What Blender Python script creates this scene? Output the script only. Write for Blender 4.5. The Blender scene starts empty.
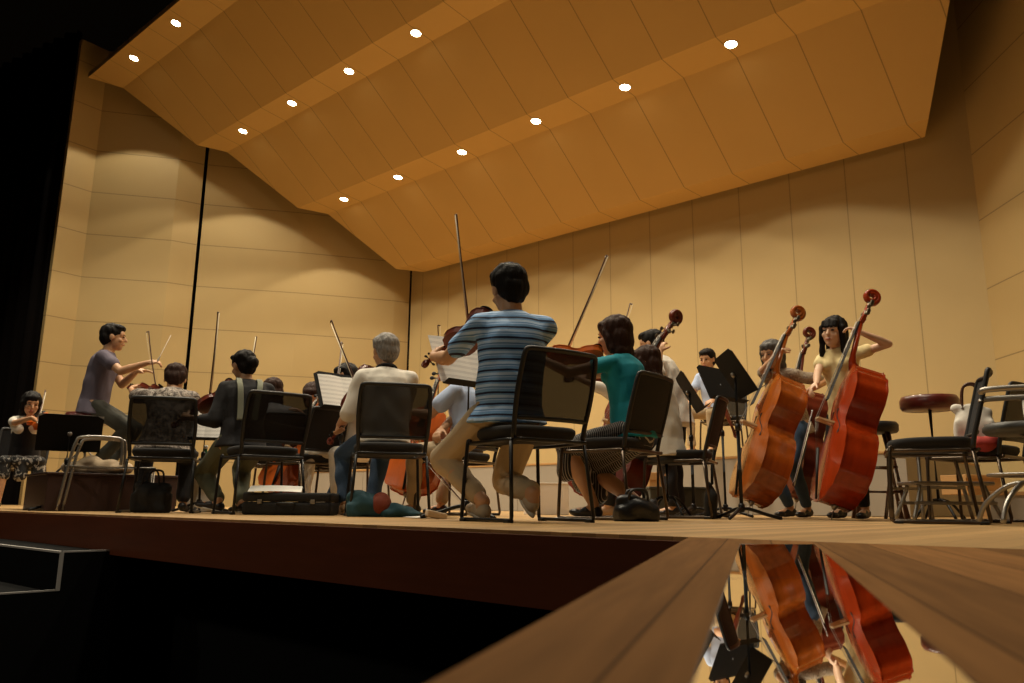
import bpy, bmesh, math, random
import numpy as np
from mathutils import Vector, Matrix, Euler, noise
random.seed(7)
C = bpy.context.scene.collection
PI = math.pi
def V(*a): return Vector(a[0] if len(a) == 1 else a)
# ---------------------------------------------------------------- camera frame
f_px = 794.0; CX, CY = 512.0, 341.5; CAMH = 0.08
_U = V(36, 3841, -f_px).normalized()
_A = V(922, 155, f_px); _X = (_A - _U * _A.dot(_U)).normalized(); _Y = _U.cross(_X)
R3 = Matrix((_X, _Y, _U))
CAM = V(0, 0, CAMH)
def ray(px, py): return R3 @ V(px - CX, -(py - CY), -f_px)
FW = R3 @ V(0, 0, -1); FW.z = 0; FW.normalize()
RT = V(FW.y, -FW.x, 0)
def P(px, py, d):
    r = ray(px, py); return CAM + r * (d / r.dot(FW))
def onY(px, py, y):
    r = ray(px, py); return CAM + r * (y / r.y)
def onZ(px, py, z):
    r = ray(px, py); return CAM + r * ((z - CAMH) / r.z)
def G(px, d):                     # floor point seen in column px at depth d
    p = P(px, 515, d); p.z = 0; return p
HEAD0 = math.degrees(math.atan2(FW.y, FW.x)) - 90
def rz(a): return math.radians(HEAD0 + a)   # a = 0 faces away from the audience corner, + turns left

cam = bpy.data.cameras.new('camera'); co = bpy.data.objects.new('camera', cam); C.objects.link(co)
M4 = R3.to_4x4(); M4.translation = CAM; co.matrix_world = M4
cam.sensor_width = 36; cam.lens = f_px / 1024 * 36; cam.clip_start = 0.01; cam.clip_end = 200
cam.dof.use_dof = True; cam.dof.focus_distance = 5.0; cam.dof.aperture_fstop = 6.0
bpy.context.scene.camera = co
# ---------------------------------------------------------------- materials
MATS = {}
def nmat(name):
    m = bpy.data.materials.new(name); m.use_nodes = True
    nt = m.node_tree; b = nt.nodes['Principled BSDF']; MATS[name] = m
    return m, nt, b
def mat(name, col, rough=0.6, metal=0.0, bump=0.0, bscale=40, var=0.0, spec=0.5, coat=0.0, stretch=None, sheen=0.0):
    if name in MATS: return MATS[name]
    m, nt, b = nmat(name)
    b.inputs['Base Color'].default_value = (*col, 1); b.inputs['Roughness'].default_value = rough
    b.inputs['Metallic'].default_value = metal; b.inputs['Specular IOR Level'].default_value = spec
    b.inputs['Coat Weight'].default_value = coat; b.inputs['Coat Roughness'].default_value = 0.12
    b.inputs['Sheen Weight'].default_value = sheen
    tc = nt.nodes.new('ShaderNodeTexCoord'); mp = nt.nodes.new('ShaderNodeMapping')
    nt.links.new(tc.outputs['Object'], mp.inputs[0])
    if stretch: mp.inputs['Scale'].default_value = stretch
    n = nt.nodes.new('ShaderNodeTexNoise'); n.inputs['Scale'].default_value = bscale; n.inputs['Detail'].default_value = 4
    nt.links.new(mp.outputs[0], n.inputs['Vector'])
    if var:
        mx = nt.nodes.new('ShaderNodeMix'); mx.data_type = 'RGBA'
        mx.inputs['A'].default_value = (*[c * (1 - var) for c in col], 1)
        mx.inputs['B'].default_value = (*[min(1, c * (1 + var)) for c in col], 1)
        nt.links.new(n.outputs[0], mx.inputs['Factor']); nt.links.new(mx.outputs['Result'], b.inputs['Base Color'])
    if bump:
        bp = nt.nodes.new('ShaderNodeBump'); bp.inputs['Strength'].default_value = bump; bp.inputs['Distance'].default_value = 0.01
        nt.links.new(n.outputs[0], bp.inputs['Height']); nt.links.new(bp.outputs[0], b.inputs['Normal'])
    return m
def ramp_mat(name, kind, scale, stops, rough=0.7, axis='Z', coat=0, distort=0, mapscale=None, interp='CONSTANT', bump=0.15):
    m, nt, b = nmat(name); b.inputs['Roughness'].default_value = rough; b.inputs['Coat Weight'].default_value = coat
    tc = nt.nodes.new('ShaderNodeTexCoord'); mp = nt.nodes.new('ShaderNodeMapping')
    if mapscale: mp.inputs['Scale'].default_value = mapscale
    nt.links.new(tc.outputs['Object'], mp.inputs[0])
    if kind == 'wave':
        t = nt.nodes.new('ShaderNodeTexWave'); t.bands_direction = axis; t.wave_profile = 'SAW'
        t.inputs['Scale'].default_value = scale; t.inputs['Distortion'].default_value = distort
        out = t.outputs['Fac']
    elif kind == 'voronoi':
        t = nt.nodes.new('ShaderNodeTexVoronoi'); t.inputs['Scale'].default_value = scale; out = t.outputs['Distance']
    else:
        t = nt.nodes.new('ShaderNodeTexNoise'); t.inputs['Scale'].default_value = scale; t.inputs['Detail'].default_value = 3
        t.inputs['Distortion'].default_value = distort; out = t.outputs[0]
    nt.links.new(mp.outputs[0], t.inputs['Vector'])
    r = nt.nodes.new('ShaderNodeValToRGB'); r.color_ramp.interpolation = interp
    e = r.color_ramp.elements
    e[0].position, e[0].color = stops[0][0], (*stops[0][1], 1)
    e[1].position, e[1].color = stops[1][0], (*stops[1][1], 1)
    for p, c in stops[2:]:
        q = e.new(p); q.color = (*c, 1)
    nt.links.new(out, r.inputs[0]); nt.links.new(r.outputs[0], b.inputs['Base Color'])
    n = nt.nodes.new('ShaderNodeTexNoise'); n.inputs['Scale'].default_value = 30
    bp = nt.nodes.new('ShaderNodeBump'); bp.inputs['Strength'].default_value = bump; bp.inputs['Distance'].default_value = 0.01
    nt.links.new(n.outputs[0], bp.inputs['Height']); nt.links.new(bp.outputs[0], b.inputs['Normal'])
    return m
def panel_mat(name, col, axis, pitch, off, w, rough=0.55, spec=0.3, var=0.05, rot=0.0, dark=0.45, grain=None, bump=0.0):
    """surface with dark joint lines every <pitch> m along an object axis"""
    m, nt, b = nmat(name); b.inputs['Roughness'].default_value = rough; b.inputs['Specular IOR Level'].default_value = spec
    N = nt.nodes.new; L = nt.links.new
    tc = N('ShaderNodeTexCoord'); mp = N('ShaderNodeMapping'); mp.inputs['Rotation'].default_value = (0, 0, rot)
    L(tc.outputs['Object'], mp.inputs[0]); sp = N('ShaderNodeSeparateXYZ'); L(mp.outputs[0], sp.inputs[0])
    a = N('ShaderNodeMath'); a.operation = 'SUBTRACT'; a.inputs[1].default_value = off; L(sp.outputs['XYZ'.index(axis)], a.inputs[0])
    d = N('ShaderNodeMath'); d.operation = 'DIVIDE'; d.inputs[1].default_value = pitch; L(a.outputs[0], d.inputs[0])
    fr = N('ShaderNodeMath'); fr.operation = 'FRACT'; L(d.outputs[0], fr.inputs[0])
    s = N('ShaderNodeMath'); s.operation = 'SUBTRACT'; s.inputs[1].default_value = 0.5; L(fr.outputs[0], s.inputs[0])
    ab = N('ShaderNodeMath'); ab.operation = 'ABSOLUTE'; L(s.outputs[0], ab.inputs[0])
    g = N('ShaderNodeMath'); g.operation = 'GREATER_THAN'; g.inputs[1].default_value = 0.5 - w / pitch / 2; L(ab.outputs[0], g.inputs[0])
    n = N('ShaderNodeTexNoise'); n.inputs['Scale'].default_value = 1.3 if not grain else grain[3]; n.inputs['Detail'].default_value = 5
    if grain:
        mp2 = N('ShaderNodeMapping'); mp2.inputs['Scale'].default_value = grain[:3]; L(mp.outputs[0], mp2.inputs[0]); L(mp2.outputs[0], n.inputs['Vector'])
    else: L(mp.outputs[0], n.inputs['Vector'])
    mx = N('ShaderNodeMix'); mx.data_type = 'RGBA'
    mx.inputs['A'].default_value = (*[c * (1 - var) for c in col], 1); mx.inputs['B'].default_value = (*[min(1, c * (1 + var)) for c in col], 1)
    L(n.outputs[0], mx.inputs['Factor'])
    src = mx.outputs['Result']
    if grain:      # each plank its own tone
        fl = N('ShaderNodeMath'); fl.operation = 'FLOOR'; L(d.outputs[0], fl.inputs[0])
        wn = N('ShaderNodeTexWhiteNoise'); wn.noise_dimensions = '1D'; L(fl.outputs[0], wn.inputs['W'])
        mr = N('ShaderNodeMapRange'); mr.inputs['To Min'].default_value = 0.68; mr.inputs['To Max'].default_value = 1.12; L(wn.outputs[0], mr.inputs[0])
        ml = N('ShaderNodeMix'); ml.data_type = 'RGBA'; ml.blend_type = 'MULTIPLY'; ml.inputs['Factor'].default_value = 1
        L(src, ml.inputs['A']); L(mr.outputs[0], ml.inputs['B']); src = ml.outputs['Result']
    m2 = N('ShaderNodeMix'); m2.data_type = 'RGBA'; m2.inputs['B'].default_value = (*[c * dark for c in col], 1)
    L(g.outputs[0], m2.inputs['Factor']); L(src, m2.inputs['A']); L(m2.outputs['Result'], b.inputs['Base Color'])
    if bump:
        bp = N('ShaderNodeBump'); bp.inputs['Strength'].default_value = bump; bp.inputs['Distance'].default_value = 0.003
        L(n.outputs[0], bp.inputs['Height']); L(bp.outputs[0], b.inputs['Normal'])
    return m
def emis(name, col, s):
    m, nt, b = nmat(name); b.inputs['Base Color'].default_value = (*col, 1)
    b.inputs['Emission Color'].default_value = (*col, 1); b.inputs['Emission Strength'].default_value = s
    return m

WALLC = (0.485, 0.36, 0.165)
m_wall_v = panel_mat('back_wall_panels', WALLC, 'X', 0.917, -3.02, 0.016, dark=0.62)
m_wall_l = panel_mat('side_wall_panels', WALLC, 'Z', 1.0, 0.97, 0.018, dark=0.55)
m_wall_r = panel_mat('side_wall_panels_right', WALLC, 'Z', 1.02, 0.09, 0.018, dark=0.55)
m_ceil = panel_mat('ceiling_panels', (0.64, 0.43, 0.165), 'X', 0.914, -4.188 + .457, 0.016, dark=0.55, rot=math.radians(4.6))
m_floor = panel_mat('stage_floor_wood', (0.50, 0.31, 0.13), 'X', 0.09, 0, 0.003, rough=0.42, spec=0.4, var=0.15, dark=0.6, grain=(8, 0.5, 1, 4))
m_thrust = panel_mat('thrust_wood', (0.27, 0.130, 0.045), 'X', 0.105, 0.03, 0.003, rough=0.85, spec=0.08, var=0.42, rot=-math.radians(24.5), dark=0.3, grain=(16, 0.9, 1, 3), bump=0.5)
m_fascia = mat('fascia_red_wood', (0.16, 0.04, 0.014), 0.45, var=0.25, bscale=3, stretch=(1, 1, 8))
m_black = mat('matt_black', (0.006, 0.006, 0.006), 0.9, spec=0.1)
m_drape = mat('black_drape', (0.006, 0.005, 0.005), 0.95, spec=0.05)
m_blkmetal = mat('black_metal', (0.012, 0.012, 0.013), 0.38, 0.3)
m_blkplastic = mat('black_plastic', (0.012, 0.012, 0.012), 0.5)
m_chrome = mat('dull_chrome', (0.42, 0.38, 0.33), 0.28, 1.0)
m_steel = mat('grey_steel', (0.35, 0.33, 0.30), 0.38, 0.85)
m_seat = mat('black_seat_fabric', (0.014, 0.013, 0.013), 0.85, bump=0.3, bscale=300)
m_rim = mat('lamp_rim', (0.8, 0.7, 0.5), 0.5)
m_lamp = emis('lamp_glow', (1.0, 0.86, 0.6), 30)
m_mirror = mat('glass_mirror', (0.93, 0.9, 0.85), 0.015, 1.0)
m_skin = mat('skin', (0.60, 0.33, 0.18), 0.5, var=0.08, bscale=20)
m_skin_pale = mat('skin_pale', (0.74, 0.47, 0.31), 0.5, var=0.05, bscale=20)
m_black_hair = mat('black_hair', (0.008, 0.006, 0.005), 0.6, bump=0.6, bscale=60, stretch=(3, 3, 0.5))
m_brown_hair = mat('dark_brown_hair', (0.035, 0.014, 0.008), 0.6, bump=0.6, bscale=60, stretch=(3, 3, 0.5))
m_grey_hair = mat('grey_hair', (0.30, 0.28, 0.26), 0.55, bump=0.7, bscale=60, var=0.6, stretch=(2, 2, 0.6))
for h__ in (m_black_hair, m_brown_hair, m_grey_hair): h__.node_tree.nodes['Principled BSDF'].inputs['Specular IOR Level'].default_value = 0.18
m_eye = mat('eye_dark', (0.015, 0.01, 0.008), 0.2)
m_lip = mat('lip', (0.42, 0.12, 0.10), 0.5)
m_khaki = mat('khaki_cotton', (0.48, 0.37, 0.23), 0.85, bump=0.4, bscale=25)
m_khaki2 = mat('sand_cotton', (0.42, 0.32, 0.20), 0.85, bump=0.4, bscale=25)
m_jeans = mat('denim', (0.035, 0.07, 0.13), 0.85, bump=0.3, bscale=90, var=0.3)
m_darkcloth = mat('black_cotton', (0.012, 0.011, 0.013), 0.85, bump=0.3, bscale=25)
m_navy = mat('navy_cotton', (0.02, 0.025, 0.045), 0.85, bump=0.3, bscale=25)
m_strap = mat('grey_olive_strap', (.26, .27, .20), .8)
m_greenjean = mat('dark_green_cotton', (0.11, 0.115, 0.07), 0.85, bump=0.3, bscale=25)
m_whitecloth = mat('white_cotton', (0.82, 0.77, 0.68), 0.85, bump=0.35, bscale=18)
m_offwhite = mat('cream_linen', (0.74, 0.68, 0.58), 0.85, bump=0.35, bscale=18)
m_yellow = mat('pale_yellow_cotton', (0.85, 0.70, 0.36), 0.85, bump=0.3, bscale=18)
m_teal = mat('teal_jersey', (0.0, 0.25, 0.32), 0.8, bump=0.3, bscale=12)
m_purple = mat('slate_purple_polo', (0.13, 0.11, 0.15), 0.85, bump=0.3, bscale=12)
m_blue = mat('light_blue_cotton', (0.46, 0.56, 0.78), 0.85, bump=0.3, bscale=14)
m_greytee = mat('grey_white_jersey', (0.80, 0.75, 0.66), 0.85, bump=0.3, bscale=14)
m_stripe = ramp_mat('blue_striped_jersey', 'wave', 5.4, [(0.0, (0.010, 0.016, 0.05)), (0.18, (0.20, 0.42, 0.78)), (0.42, (0.46, 0.66, 0.95)), (0.5, (0.13, 0.30, 0.62)), (0.62, (0.52, 0.72, 1.0)), (0.86, (0.19, 0.39, 0.72))], distort=0.6)
m_skirt = ramp_mat('black_white_striped_cloth', 'wave', 22, [(0, (0.008, 0.008, 0.012)), (0.80, (0.45, 0.42, 0.38))], axis='Y', distort=0.5)
m_floral = ramp_mat('grey_floral_cloth', 'noise', 17, [(0, (0.02, 0.013, 0.012)), (0.42, (0.06, 0.04, 0.03)), (0.50, (0.42, 0.35, 0.29)), (0.56, (0.03, 0.02, 0.018)), (0.63, (0.5, 0.42, 0.35))], distort=1.5, interp='LINEAR')
m_pattern = ramp_mat('beige_pattern_cloth', 'noise', 22, [(0, (0.10, 0.06, 0.035)), (0.45, (0.42, 0.33, 0.23)), (0.55, (0.18, 0.11, 0.07)), (0.62, (0.5, 0.42, 0.32))], distort=1.2, interp='LINEAR')
m_patskirt = ramp_mat('black_white_print_cloth', 'noise', 16, [(0, (0.01, 0.01, 0.01)), (0.56, (0.35, 0.33, 0.3))], distort=1.5)
m_paper = ramp_mat('sheet_music_paper', 'wave', 9, [(0, (0.90, 0.88, 0.83)), (0.50, (0.55, 0.54, 0.52)), (0.56, (0.90, 0.88, 0.83)), (0.66, (0.55, 0.54, 0.52)), (0.72, (0.90, 0.88, 0.83)), (0.82, (0.55, 0.54, 0.52)), (0.88, (0.90, 0.88, 0.83))], axis='Z', bump=0.02)
m_white = mat('plain_paper', (0.90, 0.88, 0.82), 0.7)
m_vio = mat('red_brown_varnish', (0.13, 0.02, 0.008), 0.3, var=0.3, bscale=5, coat=0.15, spec=0.3, stretch=(1, 6, 6))
m_vio2 = mat('orange_varnish', (0.55, 0.11, 0.012), 0.3, var=0.3, bscale=5, coat=0.15, spec=0.3, stretch=(1, 6, 6))
m_bass1 = mat('amber_varnish', (0.33, 0.075, 0.008), 0.20, var=0.6, bscale=3, coat=0.6, spec=0.4, stretch=(0.6, 7, 7))
m_bass2 = mat('cherry_red_varnish', (0.30, 0.028, 0.003), 0.24, var=0.4, bscale=3, coat=0.45, spec=0.3, stretch=(0.6, 7, 7))
m_ebony = mat('ebony', (0.010, 0.008, 0.007), 0.55, spec=0.25)
m_maple = mat('maple_bridge', (0.62, 0.42, 0.22), 0.5)
m_stick = mat('bow_stick_wood', (0.07, 0.022, 0.01), 0.4)
m_bhair = mat('bow_hair', (0.75, 0.68, 0.52), 0.6)
m_string = mat('string_steel', (0.36, 0.33, 0.29), 0.4, 0.9)
m_brass = mat('brass', (0.7, 0.45, 0.15), 0.25, 1.0)
m_fhole = mat('f_hole_shadow_gap', (0.004, 0.003, 0.002), 0.9)
m_redleather = mat('oxblood_vinyl', (0.12, 0.018, 0.012), 0.35, coat=0.3)
m_woodbox = mat('tan_plywood', (0.48, 0.27, 0.10), 0.6, var=0.15, bscale=4, stretch=(1, 1, 8))
m_riser = mat('grey_carpet_riser', (0.36, 0.32, 0.26), 0.85, var=0.1, bscale=2)
m_riserdark = mat('dark_green_grey_box', (0.10, 0.105, 0.09), 0.8)
m_podium = mat('dark_brown_podium', (0.03, 0.01, 0.007), 0.5, var=0.3, bscale=3)
m_tealbag = mat('teal_canvas', (0.012, 0.06, 0.08), 0.8, bump=0.4, bscale=20)
m_redbag = mat('brick_red_canvas', (0.20, 0.035, 0.015), 0.8, bump=0.3, bscale=20)
m_casecloth = mat('black_case_cloth', (0.01, 0.0095, 0.0095), 0.8, bump=0.3, bscale=80)
m_wood_stool = mat('walnut_stool', (0.13, 0.045, 0.018), 0.45, var=0.25, bscale=5, stretch=(6, 6, 1))
m_sneaker = mat('beige_sneaker', (0.52, 0.43, 0.31), 0.7)
m_blackshoe = mat('black_leather_shoe', (0.012, 0.01, 0.01), 0.35)
m_sole = mat('white_sole', (0.7, 0.65, 0.55), 0.7)
m_tanshoe = mat('tan_shoe', (0.45, 0.28, 0.15), 0.6)
m_green = mat('green_bottle', (0.05, 0.22, 0.10), 0.15, coat=0.5)
m_rag = mat('cream_canvas', (0.62, 0.48, 0.32), 0.85, bump=0.4, bscale=10)
m_redcloth = mat('red_cloth', (0.42, 0.04, 0.03), 0.8, bump=0.3, bscale=12)
m_edge = mat('pale_edge_strip', (0.5, 0.47, 0.44), 0.6)
def net_mat():
    m, nt, b = nmat('black_net_fabric'); b.inputs['Base Color'].default_value = (0.012, 0.011, 0.011, 1); b.inputs['Roughness'].default_value = 0.7
    b.inputs['Alpha'].default_value = 0.76; b.inputs['Specular IOR Level'].default_value = 0.1
    return m
m_net = net_mat()
# ---------------------------------------------------------------- mesh helpers
def obj(name, me, m=None, parent=None, smooth=True):
    if isinstance(me, bmesh.types.BMesh):
        bm = me; me = bpy.data.meshes.new(name)
        bmesh.ops.recalc_face_normals(bm, faces=bm.faces); bm.to_mesh(me); bm.free()
    if smooth: me.polygons.foreach_set('use_smooth', [True] * len(me.polygons))
    if m: me.materials.clear(); me.materials.append(m)
    o = bpy.data.objects.new(name, me); C.objects.link(o)
    if parent: o.parent = parent
    return o
def tag(o, label, cat, group=None):
    o['label'] = label; o['category'] = cat
    if group: o['group'] = group
    return o
def thing(name, label, cat, loc=(0, 0, 0), rot=0.0, group=None, mw=None):
    o = bpy.data.objects.new(name, None); C.objects.link(o); o.empty_display_size = 0.1
    if mw is not None: o.matrix_world = mw
    else: o.location = loc; o.rotation_euler = (0, 0, rot)
    return tag(o, label, cat, group)
def struct(name, bm, m, smooth=False):
    o = obj(name, bm, m, None, smooth); o['kind'] = 'structure'; return o
def sharp(o, ang=35):
    me = o.data
    bm = bmesh.new(); bm.from_mesh(me)
    for e in bm.edges:
        if len(e.link_faces) == 2 and e.calc_face_angle(0) > math.radians(ang): e.smooth = False
    bm.to_mesh(me); bm.free(); return o
def box(bm, c, s, rot=None, bev=0.0):
    t = bmesh.new(); bmesh.ops.create_cube(t, size=1.0)
    bmesh.ops.scale(t, verts=t.verts, vec=V(s))
    if bev: bmesh.ops.bevel(t, geom=list(t.edges), offset=bev, segments=3, profile=0.7, affect='EDGES')
    if rot is not None: bmesh.ops.rotate(t, verts=t.verts, cent=(0, 0, 0), matrix=rot)
    bmesh.ops.translate(t, verts=t.verts, vec=V(c)); add(bm, t)
def add(bm, t):
    me = bpy.data.meshes.new('tmp'); t.to_mesh(me); t.free(); bm.from_mesh(me); bpy.data.meshes.remove(me)
def frame(d, hint=None):
    d = d.normalized(); h = hint or (V(0, 0, 1) if abs(d.z) < 0.9 else V(1, 0, 0))
    x = d.cross(h)
    if x.length < 1e-5: x = d.orthogonal()
    x.normalize(); y = x.cross(d).normalized(); return x, y
def ringloft(bm, rings, capa=True, capb=True):
    """rings: list of lists of Vectors, same count"""
    vs = [[bm.verts.new(p) for p in r] for r in rings]; n = len(vs[0])
    for a, b in zip(vs, vs[1:]):
        for i in range(n): bm.faces.new((a[i], a[(i + 1) % n], b[(i + 1) % n], b[i]))
    if capa: bm.faces.new(vs[0][::-1])
    if capb: bm.faces.new(vs[-1])
def tube(bm, pts, r, n=8, closed=False):
    pts = [V(p) for p in pts]; rs = r if isinstance(r, (list, tuple)) else [r] * len(pts)
    rings = []; k = len(pts); px = None
    for i, p in enumerate(pts):
        if closed: d = (pts[(i + 1) % k] - pts[i - 1])
        else: d = (pts[min(i + 1, k - 1)] - pts[max(i - 1, 0)])
        d.normalize()
        if px is None: x, y = frame(d)
        else:
            x = px - d * px.dot(d)
            if x.length < 1e-4: x, y = frame(d)
            x.normalize(); y = d.cross(x)
        px = x
        rings.append([p + (x * math.cos(2 * PI * j / n) + y * math.sin(2 * PI * j / n)) * rs[i] for j in range(n)])
    if closed:
        rings.append(rings[0]); ringloft(bm, rings, False, False); bmesh.ops.remove_doubles(bm, verts=bm.verts, dist=1e-5)
    else: ringloft(bm, rings)
def smoothpath(pts, sub=6, closed=False):
    pts = [V(p) for p in pts]; n = len(pts); out = []
    rng = range(n) if closed else range(n - 1)
    for i in rng:
        if closed: a, b, c, d = pts[i - 1], pts[i], pts[(i + 1) % n], pts[(i + 2) % n]
        else: a, b, c, d = pts[max(i - 1, 0)], pts[i], pts[i + 1], pts[min(i + 2, n - 1)]
        for k in range(sub):
            t = k / sub
            out.append(0.5 * ((2 * b) + (c - a) * t + (2 * a - 5 * b + 4 * c - d) * t * t + (3 * b - a - 3 * c + d) * t ** 3))
    if not closed: out.append(pts[-1])
    return out
def lathe(bm, prof, n=24, origin=V(0, 0, 0), ax=V(0, 0, 1), caps=True):
    x, y = frame(ax); rings = []
    for r, z in prof: rings.append([origin + ax * z + (x * math.cos(2 * PI * j / n) + y * math.sin(2 * PI * j / n)) * max(r, 1e-4) for j in range(n)])
    ringloft(bm, rings, caps, caps)
def ell(bm, c, r, rot=None, u=16, v=10):
    t = bmesh.new(); bmesh.ops.create_uvsphere(t, u_segments=u, v_segments=v, radius=1.0)
    bmesh.ops.scale(t, verts=t.verts, vec=V(r) if not isinstance(r, (int, float)) else V(r, r, r))
    if rot is not None: bmesh.ops.rotate(t, verts=t.verts, cent=(0, 0, 0), matrix=rot)
    bmesh.ops.translate(t, verts=t.verts, vec=V(c)); add(bm, t)
def cap(bm, a, b, ra, rb, n=14):
    a, b = V(a), V(b); d = b - a
    if d.length < 1e-5: ell(bm, a, ra); return
    d.normalize(); x, y = frame(d); rings = []
    for k in range(1, 5):
        t = -PI / 2 + PI / 2 * k / 5
        rings.append((a + d * ra * math.sin(t), ra * math.cos(t)))
    rings.append((a, ra)); rings.append((b, rb))
    for k in range(1, 5):
        t = PI / 2 * k / 5
        rings.append((b + d * rb * math.sin(t), rb * math.cos(t)))
    ringloft(bm, [[c + (x * math.cos(2 * PI * j / n) + y * math.sin(2 * PI * j / n)) * r for j in range(n)] for c, r in rings])
def eloft(bm, rings, n=20):
    """rings: (center, rx, ry, xdir, ydir)"""
    ringloft(bm, [[V(c) + x * (rx * math.cos(2 * PI * j / n)) + y * (ry * math.sin(2 * PI * j / n)) for j in range(n)] for c, rx, ry, x, y in rings])
def blob(name, bm, m, parent, vox=0.008, it=3, disp=0.0, dsc=6.0, dst=(1, 1, 1)):
    me = bpy.data.meshes.new('tmpb'); bm.to_mesh(me); bm.free()
    o = bpy.data.objects.new('tmpb', me); C.objects.link(o)
    r = o.modifiers.new('r', 'REMESH'); r.mode = 'VOXEL'; r.voxel_size = vox; r.use_smooth_shade = True
    s = o.modifiers.new('s', 'SMOOTH'); s.factor = 0.5; s.iterations = it
    dg = bpy.context.evaluated_depsgraph_get(); dg.update()
    me2 = bpy.data.meshes.new_from_object(o.evaluated_get(dg))
    bpy.data.objects.remove(o); bpy.data.meshes.remove(me)
    me2.name = name
    if disp:
        n = len(me2.vertices); cs = np.empty(n * 3, 'f'); me2.vertices.foreach_get('co', cs); cs = cs.reshape(-1, 3)
        ns = np.empty(n * 3, 'f'); me2.vertices.foreach_get('normal', ns); ns = ns.reshape(-1, 3)
        q = cs * np.array(dst) * dsc
        w = (np.sin(q[:, 0] * 5.1 + 2.1 * np.sin(q[:, 2] * 2.3 + q[:, 1])) * np.sin(q[:, 2] * 4.3 + 1.7 * np.sin(q[:, 0] * 2.9)) + 0.6 * np.sin(q[:, 1] * 7.7 + q[:, 2] * 5.9 + 1.3 * np.sin(q[:, 0] * 6.1)))
        cs += ns * (w[:, None] * disp); me2.vertices.foreach_set('co', cs.astype('f').ravel()); me2.update()
    return obj(name, me2, m, parent)
def poly_prism(bm, pts, z0, z1):
    a = [bm.verts.new((p[0], p[1], z0)) for p in pts]; b = [bm.verts.new((p[0], p[1], z1)) for p in pts]; n = len(pts)
    bm.faces.new(a[::-1]); bm.faces.new(b)
    for i in range(n): bm.faces.new((a[i], a[(i + 1) % n], b[(i + 1) % n], b[i]))
def quad_slab(bm, pts, nrm, t):
    nrm = V(nrm).normalized() * t; a = [bm.verts.new(V(p)) for p in pts]; b = [bm.verts.new(V(p) + nrm) for p in pts]; n = len(pts)
    bm.faces.new(a[::-1]); bm.faces.new(b)
    for i in range(n): bm.faces.new((a[i], a[(i + 1) % n], b[(i + 1) % n], b[i]))
def rotm(ax, deg): return Matrix.Rotation(math.radians(deg), 3, ax)
# ================================================================ SETTING
YB = 12.6
corner = V(-1.114, 2.013)                               # where the thrust meets the stage front
tdir = V(0.43, -0.903).normalized()
fr_left = corner + V(-30, 1.10)
bm = bmesh.new()
poly_prism(bm, [fr_left, corner, V(8, 1.9), V(8, 13.2), V(-30, 13.2)], -0.235, 0.0)
struct('floor', bm, m_floor)
bm = bmesh.new()
th0 = corner - V(0, 0.004)
poly_prism(bm, [th0, th0 + tdir * 3.6, th0 + tdir * 3.6 + V(7, 0), V(7.5, 1.898)], -0.03, 0.0)
struct('floor_thrust', bm, m_thrust)
bm = bmesh.new()
e = V(0.02, -1).normalized() * 0.012
d0 = (fr_left - corner).normalized()
nrm2 = V(-d0.y, d0.x) * -1
if nrm2.y > 0: nrm2 = -nrm2
poly_prism(bm, [fr_left, corner - V(0.0, 0.006), corner + nrm2 * 0.02, fr_left + nrm2 * 0.02], -0.235, -0.012)
struct('trim_1', bm, m_fascia)
bm = bmesh.new(); box(bm, (-8, -3, -1.6), (60, 16, 0.1)); struct('floor_pit', bm, m_black)
bm = bmesh.new(); poly_prism(bm, [fr_left + V(0, .5), corner + V(0, .5), corner + V(0, .6), fr_left + V(0, .6)], -1.55, -0.235); struct('wall_pit', bm, m_black)
# walls
def wall(name, pts, m, zt=10.5, t=0.12, zb=0.0):
    bm = bmesh.new(); n = len(pts); outer = []
    vs = []
    for p in pts: vs.append((bm.verts.new((p[0], p[1], zb)), bm.verts.new((p[0], p[1], zt))))
    c = V(-8, 3)
    for (a, b), (a2, b2) in zip(vs, vs[1:]): bm.faces.new((a, a2, b2, b))
    bm.normal_update()
    bmesh.ops.recalc_face_normals(bm, faces=bm.faces)
    r = bmesh.ops.solidify(bm, geom=list(bm.faces), thickness=0.0)
    o = struct(name, bm, m)
    return o
def thickwall(name, pts, m, zt=10.5, t=0.12, zb=0.0, inside=V(-8, 6)):
    bm = bmesh.new(); pts = [V(p[0], p[1]) for p in pts]; off = []
    for i, p in enumerate(pts):
        d = (pts[min(i + 1, len(pts) - 1)] - pts[max(i - 1, 0)]).normalized(); n = V(-d.y, d.x)
        if n.dot(inside - p) > 0: n = -n
        off.append(p + n * t)
    for i in range(len(pts) - 1):
        poly_prism(bm, [pts[i], pts[i + 1], off[i + 1], off[i]], zb, zt)
    bmesh.ops.remove_doubles(bm, verts=bm.verts, dist=1e-4)
    return struct(name, bm, m)
thickwall('wall_back', [(-14.43, YB), (-2.13, YB)], m_wall_v)
thickwall('wall_left', [(-14.5, YB), (-14.64, 12.25), (-15.85, 10.3), (-17.17, 8.46)], m_wall_l)
thickwall('wall_left', [(-17.225, 8.405), (-17.38, 7.87), (-18.42, 6.42), (-18.36, 5.8)], m_wall_l)
thickwall('wall_right', [(-2.13, YB), (-0.62, 10.72), (-0.02, 10.35), (1.5, 8.4), (2.0, 8.1), (3.6, 6.0)], m_wall_r)
bm = bmesh.new(); box(bm, (-17.55, 8.85, 5.2), (0.5, 0.5, 10.4)); struct('trim_2', bm, m_black)
bm = bmesh.new(); box(bm, (-14.60, 12.75, 3.4), (0.2, 0.2, 6.8)); struct('trim_3', bm, m_black)
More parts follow.
